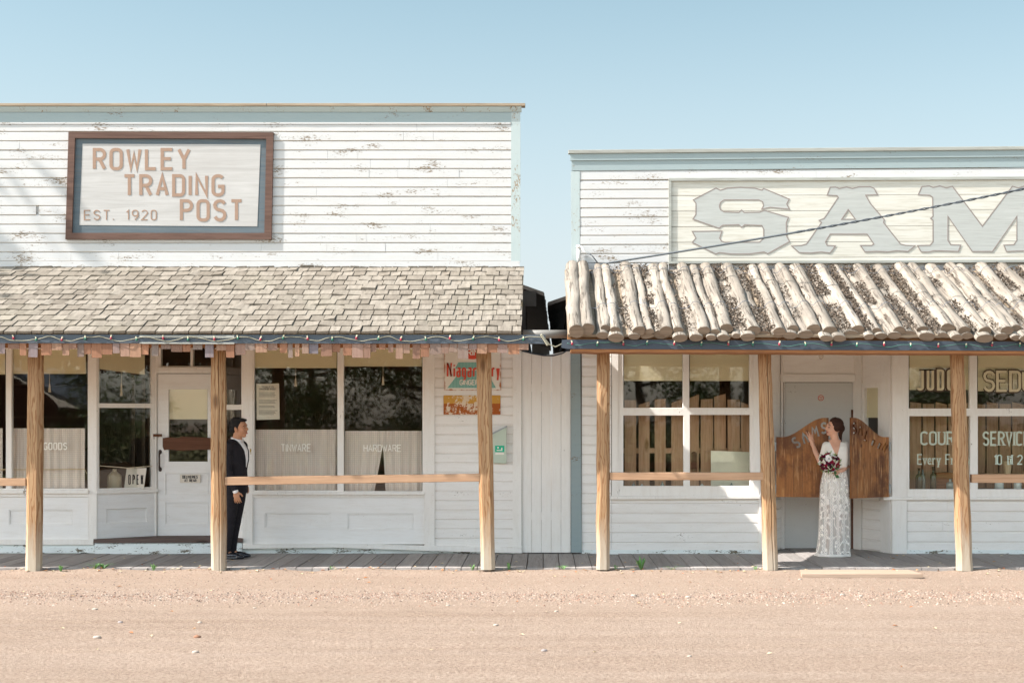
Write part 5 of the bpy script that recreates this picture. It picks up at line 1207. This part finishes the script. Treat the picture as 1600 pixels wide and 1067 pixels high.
def weed(px, py, n, h, label, flat=.5, group='weeds along the boardwalk edge'):
    Y = min(16.05, (CZ + .05) * F / (py - CY)); x0 = (px - CX) / F * Y; mb = MB(); z0 = gz(x0, Y)
    for i in range(n):
        a_ = random.random() * 6.28; ln = h * random.uniform(.6, 1.1); out = ln * random.uniform(flat * .5, flat * 1.3); wd = ln * .11
        d = Vector((math.cos(a_), math.sin(a_) * .6, 0)); s_ = Vector((-d.y, d.x, 0)); b0 = Vector((x0, Y, z0)) + d * .01
        m1 = b0 + d * out * .55 + Vector((0, 0, ln * .7)); t1 = b0 + d * out * 1.1 + Vector((0, 0, ln * random.uniform(.6, 1)))
        mb.add([b0 - s_ * wd * .3, b0 + s_ * wd * .3, m1 + s_ * wd, m1 - s_ * wd, t1], [(0, 1, 2, 3), (3, 2, 4)])
    k_ = M['weed']; rebase_auto(tag(mb.build('weed', k_), label, 'weed', group))
k = N('weed leaf', .6, .3); k.col(k.mix(k.rnd(), lin('#4f7f4a'), lin('#7ba35f'))); M['weed'] = k.m
weed(1002, 886, 26, .15, 'largest leafy green weed right of the saloon corner post')
weed(95, 896, 22, .08, 'dark low weed just right of the leftmost post'); weed(162, 892, 40, .075, 'wide clump of low weeds below the shop door', 1.6); weed(148, 893, 24, .07, 'short dark tuft joining the weeds below the shop door', 1.5)
weed(240, 891, 14, .09, 'sparse yellowing weed below the shop door step'); weed(738, 886, 14, .08, 'small weed left of the third porch post'); weed(795, 885, 8, .10, 'thin weed right of the third porch post')
weed(518, 886, 8, .06, 'tiny green sprout below the display window'); weed(962, 886, 14, .06, 'low weed touching the saloon corner post'); weed(1050, 887, 16, .06, 'flat weed right of the largest weed', 1.6); weed(880, 887, 26, .05, 'grassy tuft below the teal corner board', 1.8)
weed(1180, 887, 14, .05, 'low weed left of the cracked saloon post')

# ------------------------------------------------------------------ trees across the road (seen in the window glass) and one beside the shop
k = N('leaf green', .55, .35); k.col(k.mix(k.rnd(), lin('#43562f'), lin('#68804a'))); M['leaf'] = k.m
M['trunk'] = wood('tree bark', '#6d6052', '#51463c', 'Z', '#2f2822').m
def tree(x, y, h, r, n, label, leaf=.13, low=.25, group='trees across the road', dens=0.0):
    t_ = thing('leafy_tree', label, 'tree', (x, y, 0), group); mb = MB(); br = []
    mb.tube([(x, y, -.1), (x + .1, y, h * .3), (x - .05, y + .1, h * .6), (x, y, h * .85)], [.2, .15, .09, .03], 8)
    for i in range(16):
        z = h * random.uniform(low, .85); a_ = random.random() * 6.28; l_ = r * random.uniform(.5, .95); e = Vector((x + math.cos(a_) * l_, y + math.sin(a_) * l_, z + l_ * .35))
        mb.tube([(x, y, z), (x + math.cos(a_) * l_ * .5, y + math.sin(a_) * l_ * .5, z + l_ * .1), e], [.06, .035, .012], 5); br.append(e); br.append(Vector((x, y, z)).lerp(e, .6))
    mb.build('trunk', M['trunk'], t_); mb = MB()
    for i in range(n):
        c_ = random.choice(br) + Vector((random.gauss(0, r * .17), random.gauss(0, r * .17), random.gauss(0, r * .17)))
        u = Vector((random.gauss(0, 1), random.gauss(0, 1), random.gauss(0, 1))).normalized() * leaf * random.uniform(.6, 1); v_ = u.orthogonal().normalized() * u.length * .55
        mb.add([c_ - u, c_ + v_, c_ + u, c_ - v_], [(0, 1, 2, 3)])
    mb.build('crown', M['leaf'], t_)
for i, (x, y, h, r, n, lb) in enumerate(((21.0, -9, 6, 3.0, 4000, 'broad tree far right across the road mirrored in the slanted window by the door'), (27.0, -9, 6.5, 3.0, 3500, 'farthest tree on the right across the road'), (-7.2, -9, 5.5, 2.6, 5000, 'full green tree across the road mirrored in the tinware window'), (-3.6, -8.5, 5, 2.0, 2600, 'loose green tree across the road mirrored in the hardware window'), (-13.2, -8, 5, 1.5, 1800, 'small green tree mirrored beside the barn roof'),
                                      (3.0, -9, 6, 2.4, 4200, 'green tree across the road mirrored in the left saloon window'), (6.6, -11, 6.5, 2.6, 3600, 'tall green tree across the road mirrored in the saloon window'), (13.5, -9, 6, 2.8, 4200, 'broad green tree across the road mirrored in the rightmost window'))):
    tree(x, y, h, r, int(n * 1.8), lb, low=.12, leaf=.095)
tree(-15.3, 15.6, 12.6, 1.9, 520, 'tall thin tree beyond the left end of the shop', leaf=.16, low=.68, group=None)
hd = MB()
for i in range(15000):
    c_ = Vector((random.uniform(-15, 32), random.uniform(-7.4, -6.6), random.uniform(-.05, 1.5) + .3 * noise.noise(Vector((i * .01, 0, 0))))); u = Vector((random.gauss(0, 1), random.gauss(0, 1), random.gauss(0, 1))).normalized() * random.uniform(.06, .12); v_ = u.orthogonal().normalized() * u.length * .55
    hd.add([c_ - u, c_ + v_, c_ + u, c_ - v_], [(0, 1, 2, 3)])
tag(rebase_auto(hd.build('hedge', M['leaf'])), 'low dark hedge across the road seen only as a reflection in the windows', 'hedge')
bn = thing('barn', 'dark red barn with grey roof across the road mirrored in the leftmost window', 'barn', (-20, -9, 0))
mb = MB(); mb.box(-24.5, -15.2, -16, -9, -.1, 2.0); k = plain('dark red boards', '#5b2c28', .85); mb.build('wall', k, bn)
mb = MB(); mb.poly([[(-26.2, 2.05), (-20, 4.7), (-14.2, 1.9), (-14.2, 2.05), (-20, 4.9), (-26.2, 2.2)]], -16.5, 8.2); mb.build('roof', plain('grey metal roof', '#8b9096', .5), bn)
mb = MB(); mb.poly([[(-24.5, 2.0), (-15.2, 2.0), (-15.6, 2.4), (-20, 4.6), (-24.4, 2.6)]], -9.1, .1); mb.build('gable', k, bn)
#PEOPLE
# ================================================================== PEOPLE
def skin_mat(name, a, b):
    k = N(name, .5, .35); k.col(k.mix(k.noise(14, det=3), lin(a), lin(b))); k.b.inputs['Subsurface Weight'].default_value = .08; k.b.inputs['Subsurface Radius'].default_value = (.02, .008, .004); return k.m
M['skin_m'] = skin_mat('warm skin', '#c08d6c', '#b37f60'); M['skin_w'] = skin_mat('fair skin', '#d9a88c', '#cf9a80')
M['suit'] = plain('black suit cloth', '#232124', .8, .2, .15, scale=60); k = N('black suit cloth folds', .85, .15); fz = k.noise(7, (1, 1, 1.6), 3, .5, 1.2); k.col(k.mix(fz, lin('#1f1d20'), lin('#302d31'))); k.bump(fz, .9, .03); M['suit'] = k.m
M['shirt'] = plain('white shirt cloth', '#ece9e8', .8, .1, .03)
M['hair_m'] = wood('black hair', '#1d1a1a', '#2b2726', 'X', '#0f0d0d', knots=False, grain=30).m; M['hair_w'] = wood('dark brown hair', '#33201a', '#452b1f', 'X', '#1e120d', knots=False, grain=30).m
M['shoe'] = plain('black leather', '#1b1c22', .25, .5); M['lip'] = plain('lips', '#b0655a', .5); M['brow'] = plain('dark brow', '#2a1e1a', .8); M['eye'] = plain('dark eye', '#2b1d18', .3)
def hand(mb, wrist, d, palm_n, s=1.0, curl=.5, side=1, spread=2.0):
    """palm and five fingers: d points to the fingertips, palm_n out of the palm, side the thumb side"""
    w_, d, pn = Vector(wrist), Vector(d).normalized(), Vector(palm_n).normalized(); pn = (pn - d * pn.dot(d)).normalized(); t = d.cross(pn) * side
    Mx = Matrix((t, d, pn)).transposed()
    mb.ell(w_ + d * .05 * s, (.038 * s, .050 * s, .015 * s), 12, 8, Mx); mb.chain([tuple(w_ - d * .02) + (.026 * s,), tuple(w_ + d * .02 * s) + (.024 * s,)])
    for i, (o, ln) in enumerate(((.031, .072), (.011, .082), (-.010, .077), (-.030, .060))):
        p = w_ + d * .085 * s + t * o * s; a = 0.0; pts = [tuple(p) + (.0088 * s,)]; sp = (o * spread)
        for k_, f in enumerate((.45, .30, .25)):
            a += curl * (.55 + .35 * k_); q = (d * math.cos(a) + pn * math.sin(a) + t * sp).normalized(); p = p + q * ln * f * s; pts.append(tuple(p) + ((.0082 - .0010 * k_) * s,))
        mb.chain(pts)
    p = w_ + d * .02 * s + t * .026 * s; q1 = (d * .65 + t * .75 + pn * .25).normalized(); q2 = (d * .9 + t * .35 + pn * .4).normalized()
    mb.chain([tuple(p) + (.0125 * s,), tuple(p + q1 * .038 * s) + (.011 * s,), tuple(p + q1 * .038 * s + q2 * .03 * s) + (.0095 * s,)])
def apply(mb, T): mb.v = [tuple(T @ Vector(v)) for v in mb.v]; return mb
# ---- groom
mY = 17.17; mx = (368 - CX) / F * mY
man = thing('person', 'man in a black suit and white shirt standing behind the cracked post facing right', 'person', (mx, mY, 0))
TM = Matrix.Translation((mx, mY, 0)) @ Matrix.Rotation(R(-13), 4, 'Z')
b = MB()
b.ell((.045, 0, 1.600), (.093, .073, .085)); b.ell((.075, 0, 1.545), (.066, .058, .085)); b.ell((.108, 0, 1.482), (.030, .030, .024)); b.ell((.122, 0, 1.605), (.018, .05, .026))
b.chain([(.137, 0, 1.588, .008), (.157, 0, 1.555, .0115)]); b.ell((.150, 0, 1.552), (.013, .019, .010)); b.ell((.132, 0, 1.512), (.018, .026, .014)); b.ell((.110, .036, 1.535), (.026, .02, .028)); b.ell((.110, -.036, 1.535), (.026, .02, .028))
for s_ in (-1, 1): b.ell((.038, s_ * .075, 1.552), (.019, .010, .031), M=Matrix.Rotation(-.25, 3, 'Y'))
b.chain([(.035, 0, 1.50, .056), (.012, 0, 1.40, .060)])
b.loft([(.0, 0, z_, rx, ry) for z_, rx, ry in ((.86, .12, .16), (1.0, .11, .15), (1.15, .11, .15), (1.3, .11, .17), (1.38, .08, .15), (1.42, .05, .07))])
b.chain([(-.02, -.18, 1.36, .045), (.005, -.235, 1.08, .038), (.105, -.235, .835, .026)]); b.chain([(.0, .18, 1.36, .045), (-.05, .25, 1.10, .038), (.05, .175, .90, .026)])
for s_ in (-1, 1): b.chain([(-.01, s_ * .085, .86, .075), (-.03, s_ * .085, .48, .05), (-.085, s_ * .08, .10, .035), (-.02, s_ * .085, .05, .03)])
hand(b, (.11, -.236, .82), (.22, .05, -1), (-.3, 1, 0), 1.02, .5, 1); hand(b, (.06, .172, .885), (.5, -.2, -.8), (-.8, -.4, 0), .8, .6, 1)
apply(b, TM).build('body', M['skin_m'], man, remesh=.0042)
b = MB(); b.ell((.022, 0, 1.622), (.096, .082, .078)); b.ell((-.015, 0, 1.575), (.062, .074, .075)); b.ell((.085, 0, 1.668), (.055, .062, .025), M=Matrix.Rotation(.15, 3, 'Y')); b.ell((.12, -.01, 1.668), (.03, .045, .017)); b.ell((.02, 0, 1.665), (.085, .07, .04))
for s_ in (-1, 1): b.ell((.045, s_ * .066, 1.61), (.03, .014, .04)); b.ell((.052, s_ * .068, 1.575), (.010, .010, .022))
apply(b, TM).build('hair', M['hair_m'], man, remesh=.006)
def facebits(par, T, xf, ye, ze, zb, zm, xm):
    for s_ in (-1, 1):
        e = MB(); e.ell((xf, s_ * ye, ze), (.008, .0125, .0045)); apply(e, T).build('eye', M['eye'], par, smooth=True)
        e = MB(); e.chain([(xf + .006, s_ * (ye - .014), zb, .0038), (xf + .002, s_ * (ye + .004), zb + .004, .004), (xf - .012, s_ * (ye + .02), zb - .002, .003)]); apply(e, T).build('eyebrow', M['brow'], par, smooth=True)
    e = MB(); e.ell((xm, 0, zm + .0035), (.009, .022, .004)); e.ell((xm, 0, zm - .005), (.0095, .019, .005)); apply(e, T).build('lips', M['lip'], par, smooth=True)
facebits(man, TM, .133, .030, 1.578, 1.598, 1.510, .1475)
b = MB(); b.loft([(cx, 0, z_, rx, ry) for z_, cx, rx, ry in ((.79, .0, .135, .195), (.84, .0, .138, .195), (.95, .005, .13, .185), (1.06, .01, .12, .172), (1.2, .015, .132, .19), (1.3, .01, .13, .205), (1.37, -.005, .105, .20), (1.41, -.012, .08, .13), (1.44, -.015, .062, .08))], 28)
b.ell((-.01, -.185, 1.36), (.068, .06, .06)); b.ell((-.01, .185, 1.36), (.068, .06, .06))
b.chain([(-.01, -.195, 1.35, .066), (.005, -.24, 1.08, .056), (.10, -.236, .85, .042)]); b.chain([(.0, .195, 1.35, .066), (-.05, .255, 1.10, .056), (.045, .18, .91, .043)])
# opening of the jacket cut as dark lapel ridges over the shirt
b2 = b
apply(b2, TM).build('jacket', M['suit'], man, remesh=.0075)
def front(z_, y_, off=0):                                # a point on the chest surface
    import bisect
    tb = ((.79, .0, .135, .195), (.95, .005, .13, .185), (1.06, .01, .12, .172), (1.2, .015, .132, .19), (1.3, .01, .13, .205), (1.37, -.005, .105, .20), (1.41, -.012, .08, .13), (1.44, -.015, .062, .08))
    for a_, c_ in zip(tb, tb[1:]):
        if a_[0] <= z_ <= c_[0]:
            f = (z_ - a_[0]) / (c_[0] - a_[0]); cx, rx, ry = [a_[i] + (c_[i] - a_[i]) * f for i in (1, 2, 3)]; return Vector((cx + (rx + off) * math.sqrt(max(0, 1 - (y_ / ry) ** 2)), y_, z_))
    return Vector((0, y_, z_))
b = MB(); vs = []; fs = []; n = 16; m_ = 8
for i in range(n + 1):
    z_ = 1.10 + (1.437 - 1.10) * i / n; hw = .004 + .062 * (i / n) ** .8
    for j in range(m_ + 1): vs.append(front(z_, -hw + 2 * hw * j / m_, .006))
    for j in range(m_ + 1): vs.append(front(z_, -hw + 2 * hw * j / m_, -.012))
for i in range(n):
    for j in range(m_):
        a_ = i * 2 * (m_ + 1) + j; c_ = a_ + 2 * (m_ + 1); fs += [(a_, a_ + 1, c_ + 1, c_), (a_ + m_ + 1, c_ + m_ + 1, c_ + m_ + 2, a_ + m_ + 2)]
    for j in (0, m_): a_ = i * 2 * (m_ + 1) + j; c_ = a_ + 2 * (m_ + 1); fs.append((a_, c_, c_ + m_ + 1, a_ + m_ + 1))
b.add(vs, fs); 
b.tube([(.018 + .062 * math.cos(a_), .062 * math.sin(a_), 1.435 + .018 * math.cos(a_) * -1) for a_ in [i * .2618 for i in range(25)]], .012, 6)
for s_ in (-1, 1): b.add([Vector((.083, s_ * .01, 1.422)), Vector((.075, s_ * .05, 1.445)), Vector((.092, s_ * .042, 1.395)), Vector((.07, s_ * .02, 1.43))], [(0, 1, 2), (0, 2, 3), (0, 3, 1), (1, 3, 2)])
apply(b, TM).build('shirt', M['shirt'], man, smooth=True)
b = MB(); b.chain([(.103, -.236, .842, .034), (.110, -.236, .822, .034)]); apply(b, TM).build('cuff', M['shirt'], man, smooth=True)
for s_ in (-1, 1):
    b = MB(); pts = []
    for i in range(12):
        z_ = 1.10 + .33 * i / 11; hw = .012 + .066 * (i / 11) ** .8; pts.append((front(z_, s_ * hw, .008), .010 + .016 * math.sin(math.pi * min(1, i / 9))))
    vs = []; fs = []
    for p, w2_ in pts: vs += [p, front(p.z, p.y + s_ * w2_, .011), front(p.z, p.y + s_ * w2_, .0)]
    for i in range(11): o_ = i * 3; fs += [(o_, o_ + 1, o_ + 4, o_ + 3), (o_ + 1, o_ + 2, o_ + 5, o_ + 4), (o_, o_ + 3, o_ + 5, o_ + 2)]
    b.add(vs, fs); apply(b, TM).build('lapel', M['suit'], man)
b = MB(); b.loft([(.0, 0, z_, rx, ry) for z_, rx, ry in ((.80, .118, .165), (.90, .12, .17), (.98, .11, .155))])
for s_ in (-1, 1): b.chain([(-.005, s_ * .085, .86, .108), (-.012, s_ * .087, .70, .094), (-.035, s_ * .085, .47, .070), (-.075, s_ * .082, .22, .060), (-.088, s_ * .08, .075, .058)])
apply(b, TM).build('trousers', M['suit'], man, remesh=.0075)
for s_ in (-1, 1):
    b = MB(); b.ell((-.085, s_ * .085, .055), (.055, .042, .05)); b.ell((.0, s_ * .09, .042), (.115, .044, .038)); b.ell((.10, s_ * .095, .030), (.055, .040, .026)); b.ell((.01, s_ * .09, .014), (.150, .046, .014))
    b.v = [(x_, y_, max(z_, .002)) for x_, y_, z_ in b.v]; apply(b, TM).build('shoe', M['shoe'], man, remesh=.006)
b = MB(); c_ = front(1.30, .105, .02)
for i in range(5): a_ = i * 1.2566; b.ell(c_ + Vector((.008, .012 * math.cos(a_), .014 * math.sin(a_))), (.007, .009, .009), 8, 6)
b.ell(c_ + Vector((.012, 0, -.03)), (.004, .005, .02), 8, 6); apply(b, TM).build('boutonniere', plain('cream and gold flower', '#b89a5c', .7), man, smooth=True)

# ---- bride, built in world axes round her own base
wY = 17.46; wx = (1302.5 - CX) / F * wY
wo = thing('person', 'woman in a long white lace dress standing between the swing doors holding flowers', 'person', (wx, wY, 0))
TW = Matrix.Translation((wx, wY, 0))
b = MB()
b.ell((.022, .005, 1.600), (.088, .075, .090)); b.ell((-.030, -.006, 1.555), (.062, .055, .078)); b.ell((-.055, -.01, 1.500), (.034, .032, .026)); b.ell((-.066, -.008, 1.600), (.02, .048, .03))
b.chain([(-.083, -.012, 1.588, .007), (-.104, -.014, 1.560, .010)]); b.ell((-.098, -.014, 1.556), (.012, .016, .009)); b.ell((-.080, -.012, 1.523), (.014, .024, .014)); b.ell((-.06, -.045, 1.545), (.028, .02, .03)); b.ell((-.06, .03, 1.545), (.028, .02, .03))
b.chain([(.0, 0, 1.50, .048), (.022, .005, 1.405, .050)])
b.loft([(cx, .0, z_, rx, ry) for z_, cx, rx, ry in ((.9, .02, .15, .11), (1.05, .02, .11, .085), (1.2, .03, .125, .095), (1.3, .03, .125, .09), (1.37, .03, .13, .065), (1.405, .025, .07, .05))])
b.ell((.03, -.008, 1.375), (.115, .055, .035))
# right arm, resting on the swing door
b.chain([(-.095, .02, 1.355, .040), (-.135, .05, 1.17, .036), (-.150, .06, 1.145, .033), (-.20, .11, 1.27, .030), (-.232, .145, 1.375, .022)])
hand(b, (-.236, .148, 1.385), (-.18, .10, 1), (-.15, 1, 0), 1.05, .14, -1, 8.0)
# left arm to the bouquet
b.chain([(.155, .02, 1.355, .040), (.185, .05, 1.14, .035), (.175, .03, 1.105, .033), (.09, -.10, 1.06, .028), (.045, -.15, 1.05, .021)])
hand(b, (.04, -.155, 1.05), (-1, -.15, -.12), (.15, -.6, .5), .9, 1.0, -1)
for s_ in (-1, 1): b.chain([(.01 + s_ * .075, .02, .88, .075), (.005 + s_ * .07, .01, .48, .05), (s_ * .06 - .0, .04, .10, .033)])
b.chain([(-.07, .04, .06, .03), (-.14, -.0, .03, .022)]); b.chain([(.07, .04, .06, .03), (.05, -.06, .03, .022)])
TT = TW; apply(b, TT).build('body', M['skin_w'], wo, remesh=.0042)
b = MB(); b.ell((.036, .005, 1.615), (.093, .083, .085)); b.ell((-.004, .0, 1.674), (.050, .060, .024), M=Matrix.Rotation(-.5, 3, 'Y')); b.ell((.035, -.035, 1.58), (.055, .048, .055)); b.ell((.06, .035, 1.58), (.055, .045, .055)); b.ell((.095, .005, 1.565), (.047, .052, .052)); b.chain([(.09, .01, 1.54, .035), (.085, .02, 1.48, .024), (.10, .04, 1.41, .012)])
apply(b, TT).build('hair', M['hair_w'], wo, remesh=.006)
TF = TW @ Matrix.Translation((0, -.012, 0)) @ Matrix.Rotation(math.pi + R(10), 4, 'Z')
facebits(wo, TF, .072, .027, 1.580, 1.602, 1.520, .0875)
def ripple(q, z): return 1 + .03 * math.sin(q * 9 + z * 1.2 + math.sin(z * 3)) * min(1, max(0, (1.0 - z) * 2)) + .008 * math.sin(q * 17)
k = N('ivory bodice cloth', .8, .1); hz = k.noise(9, (1, 1, .6), 3, .5, 1.0); k.col(lin('#e9e2d8')); k.bump(hz, .7, .02); M['bodice'] = k.m
b = MB(); b.loft([(cx, -.0, z_, rx, ry) for z_, cx, rx, ry in ((.97, .02, .158, .118), (1.02, .02, .145, .106), (1.06, .022, .140, .104), (1.1, .025, .145, .115), (1.2, .032, .152, .125), (1.28, .034, .15, .122), (1.34, .034, .148, .10), (1.375, .034, .14, .07), (1.40, .03, .11, .052))], 32)
b.chain([(.15, .02, 1.35, .058), (.178, .045, 1.22, .064), (.19, .055, 1.14, .066)]); b.chain([(-.085, .02, 1.35, .055), (-.105, .04, 1.24, .058), (-.122, .05, 1.19, .056)])
apply(b, TT).build('bodice', M['bodice'], wo, remesh=.007)
# neckline: skin showing in a deep V
b = MB(); tb = ((1.2, .032, .152, .125), (1.28, .034, .15, .122), (1.34, .034, .148, .10), (1.375, .034, .14, .07), (1.40, .03, .11, .052), (1.43, .025, .07, .045))
vs = []; fs = []; n = 18; m_ = 8
for i in range(n + 1):
    z_ = 1.225 + (1.425 - 1.225) * i / n; hw = .004 + .072 * (i / n)
    for a_, c_ in zip(tb, tb[1:]):
        if a_[0] <= z_ <= c_[0]: f = (z_ - a_[0]) / (c_[0] - a_[0]); cx, rx, ry = [a_[q_] + (c_[q_] - a_[q_]) * f for q_ in (1, 2, 3)]
    for d_ in (.004, -.02):
        for j in range(m_ + 1):
            xx = .008 - hw + 2 * hw * j / m_; vs.append((xx, -(ry + d_) * math.sqrt(max(.05, 1 - ((xx - cx) / rx) ** 2)), z_))
for i in range(n):
    for j in range(m_):
        a_ = i * 2 * (m_ + 1) + j; c_ = a_ + 2 * (m_ + 1); fs += [(a_, a_ + 1, c_ + 1, c_), (a_ + m_ + 1, c_ + m_ + 1, c_ + m_ + 2, a_ + m_ + 2)]
    for j in (0, m_): a_ = i * 2 * (m_ + 1) + j; c_ = a_ + 2 * (m_ + 1); fs.append((a_, c_, c_ + m_ + 1, a_ + m_ + 1))
b.add(vs, fs); apply(b, TT).build('neckline', M['skin_w'], wo, smooth=True)
b = MB(); b.loft([(.012, .0, z_, rx, ry) for z_, rx, ry in ((.64, .165, .125), (.8, .168, .13), (.92, .160, .122), (1.03, .138, .10))], 32)
apply(b, TT).build('slip', M['bodice'], wo, smooth=True)
k = N('white lace', .8, .1); q = k.sep(); ang = k.n('Math', operation='ARCTAN2'); k.l(q[1], ang.inputs[0]); k.l(q[0], ang.inputs[1])
a1 = k.math('MULTIPLY', ang.outputs[0], 2.0); fr = k.math('FRACT', k.math('ADD', a1, .37)); dd = k.math('ABSOLUTE', k.math('SUBTRACT', fr, .5))
chev = k.math('LESS_THAN', k.math('FRACT', k.math('ADD', k.math('MULTIPLY', q[2], 26), k.math('MULTIPLY', dd, 8))), .52)
braid = k.math('MULTIPLY', k.math('LESS_THAN', dd, .12), chev); edge = k.math('MULTIPLY', k.math('GREATER_THAN', dd, .13), k.math('LESS_THAN', dd, .19))
flo = k.ramp(k.vor(17, (1, 1, .8)), (.28, 1.0), (.34, 0.0)); vine = k.ramp(k.math('ABSOLUTE', k.math('SUBTRACT', k.noise(8, (1, 1, .7), 2, .4, 1.5), .5)), (.018, 1.0), (.035, 0.0))
pat = k.math('MAXIMUM', k.math('MAXIMUM', braid, edge), k.math('MAXIMUM', k.math('MULTIPLY', k.math('GREATER_THAN', dd, .2), flo), k.math('MULTIPLY', k.math('GREATER_THAN', dd, .2), vine)))
hem = k.math('LESS_THAN', q[2], .035); pat = k.math('MAXIMUM', pat, hem)
k.col(lin('#ebe5dd')); k.put(k.b.inputs['Alpha'], k.math('ADD', .30, k.math('MULTIPLY', pat, .68))); k.bump(pat, .4, .003); M['lace'] = k.m
b = MB(); b.loft([(cx, cy, z_, rx, ry) for z_, cx, cy, rx, ry in ((.006, -.012, -.02, .222, .19), (.05, -.004, -.015, .207, .175), (.25, .008, 0, .190, .155), (.5, .01, 0, .188, .15), (.7, .012, 0, .184, .147), (.86, .015, 0, .180, .14), (.95, .018, 0, .168, .128), (1.02, .02, 0, .150, .112), (1.055, .022, 0, .142, .106))], 72, cap=False, fn=ripple)
sk = apply(b, TT).build('skirt', M['lace'], wo, smooth=True)
sl_ = sk.modifiers.new('solid', 'SOLIDIFY'); sl_.thickness = .002
# ---- bouquet
bc = Vector((wx - .10, wY - .235, 1.155)); bq = thing('bouquet', 'bouquet of burgundy and white flowers with green leaves in the bride\'s hand', 'bouquet', tuple(bc - Vector((0, 0, .17))))
cols = {'burgundy flower': '#6b1230', 'plum flower': '#451230', 'crimson flower': '#9c1b3c', 'white flower': '#e9e3df', 'pale green bud': '#b9c48c'}
cm = {n_: plain(n_, c_, .7, .2, .25, scale=60) for n_, c_ in cols.items()}
def bloom(c, r, mat, dirn, petals=9):
    mb = MB(); d = Vector(dirn).normalized(); u = d.orthogonal().normalized(); v_ = d.cross(u)
    for ring, (nn, tilt, rr_) in enumerate(((petals, .35, 1.0), (petals - 2, .8, .75), (4, 1.2, .45))):
        for i in range(nn):
            a_ = 6.283 * i / nn + ring * .4 + random.uniform(-.2, .2); o_ = u * math.cos(a_) + v_ * math.sin(a_); t_ = o_ * math.cos(tilt) + d * math.sin(tilt); s_ = o_.cross(d)
            L_ = r * rr_ * random.uniform(.85, 1.15); wd = L_ * .42; b0 = c; m1 = c + t_ * L_ * .55 + d * .004
            mb.add([b0, m1 + s_ * wd, c + t_ * L_ + d * r * .12, m1 - s_ * wd, m1 - d * .006], [(0, 1, 2, 3), (0, 4, 1), (1, 4, 2), (2, 4, 3), (3, 4, 0)])
    mb.ell(c + d * r * .15, r * .28, 8, 6); return mb.build('flower', mat, bq)
random.seed(11)
spots = []
for i in range(46):
    for _ in range(60):
        v_ = Vector((random.gauss(0, 1), -abs(random.gauss(0, 1)) - .15, random.gauss(0, 1))).normalized()
        if all((v_ - s_).length > .24 for s_ in spots): spots.append(v_); break
names = ['burgundy flower', 'plum flower', 'crimson flower', 'burgundy flower', 'crimson flower', 'plum flower', 'burgundy flower', 'white flower', 'pale green bud']
for i, v_ in enumerate(spots):
    nm = names[i % len(names)]; c_ = bc + Vector((v_.x * .115, v_.y * .075, v_.z * .105)); bloom(c_, random.uniform(.024, .036) * (.6 if 'bud' in nm else 1), cm[nm], v_)
bloom(bc + Vector((-.025, -.09, .045)), .05, cm['white flower'], (-.2, -1, .3), 8)
mb = MB(); mb.ell(bc + Vector((-.025, -.1, .048)), .012, 8, 6); mb.build('flower_centre', M['eye'], bq)
mb = MB()
for i in range(60):
    v_ = Vector((random.gauss(0, 1), -abs(random.gauss(0, 1)), random.gauss(0, 1))).normalized(); c_ = bc + Vector((v_.x * .10, v_.y * .07, v_.z * .10)); t_ = (v_ + Vector((random.uniform(-.5, .5), 0, random.uniform(-.5, .5)))).normalized(); s_ = t_.orthogonal().normalized() * .010; L_ = random.uniform(.04, .065)
    mb.add([c_, c_ + t_ * L_ * .5 + s_, c_ + t_ * L_, c_ + t_ * L_ * .5 - s_, c_ + t_ * L_ * .5 + Vector((0, 0, -.003))], [(0, 1, 2, 3), (0, 4, 1), (1, 4, 2), (2, 4, 3), (3, 4, 0)])
k = N('bouquet leaves', .6, .3); k.col(k.mix(k.rnd(), lin('#41633a'), lin('#8fae66'))); mb.build('leaves', k.m, bq)
mb = MB()
for i in range(9):
    a_ = i * .7; o_ = Vector((.012 * math.cos(a_), .012 * math.sin(a_), 0)); mb.tube([bc + o_ * 2 + Vector((0, .02, -.03)), bc + Vector((.075, .045, -.115)) + o_, bc + Vector((.115, .05, -.19)) + o_ * 1.6], .0045, 6)
mb.build('stems', plain('green stems', '#3f6a3a', .6), bq)
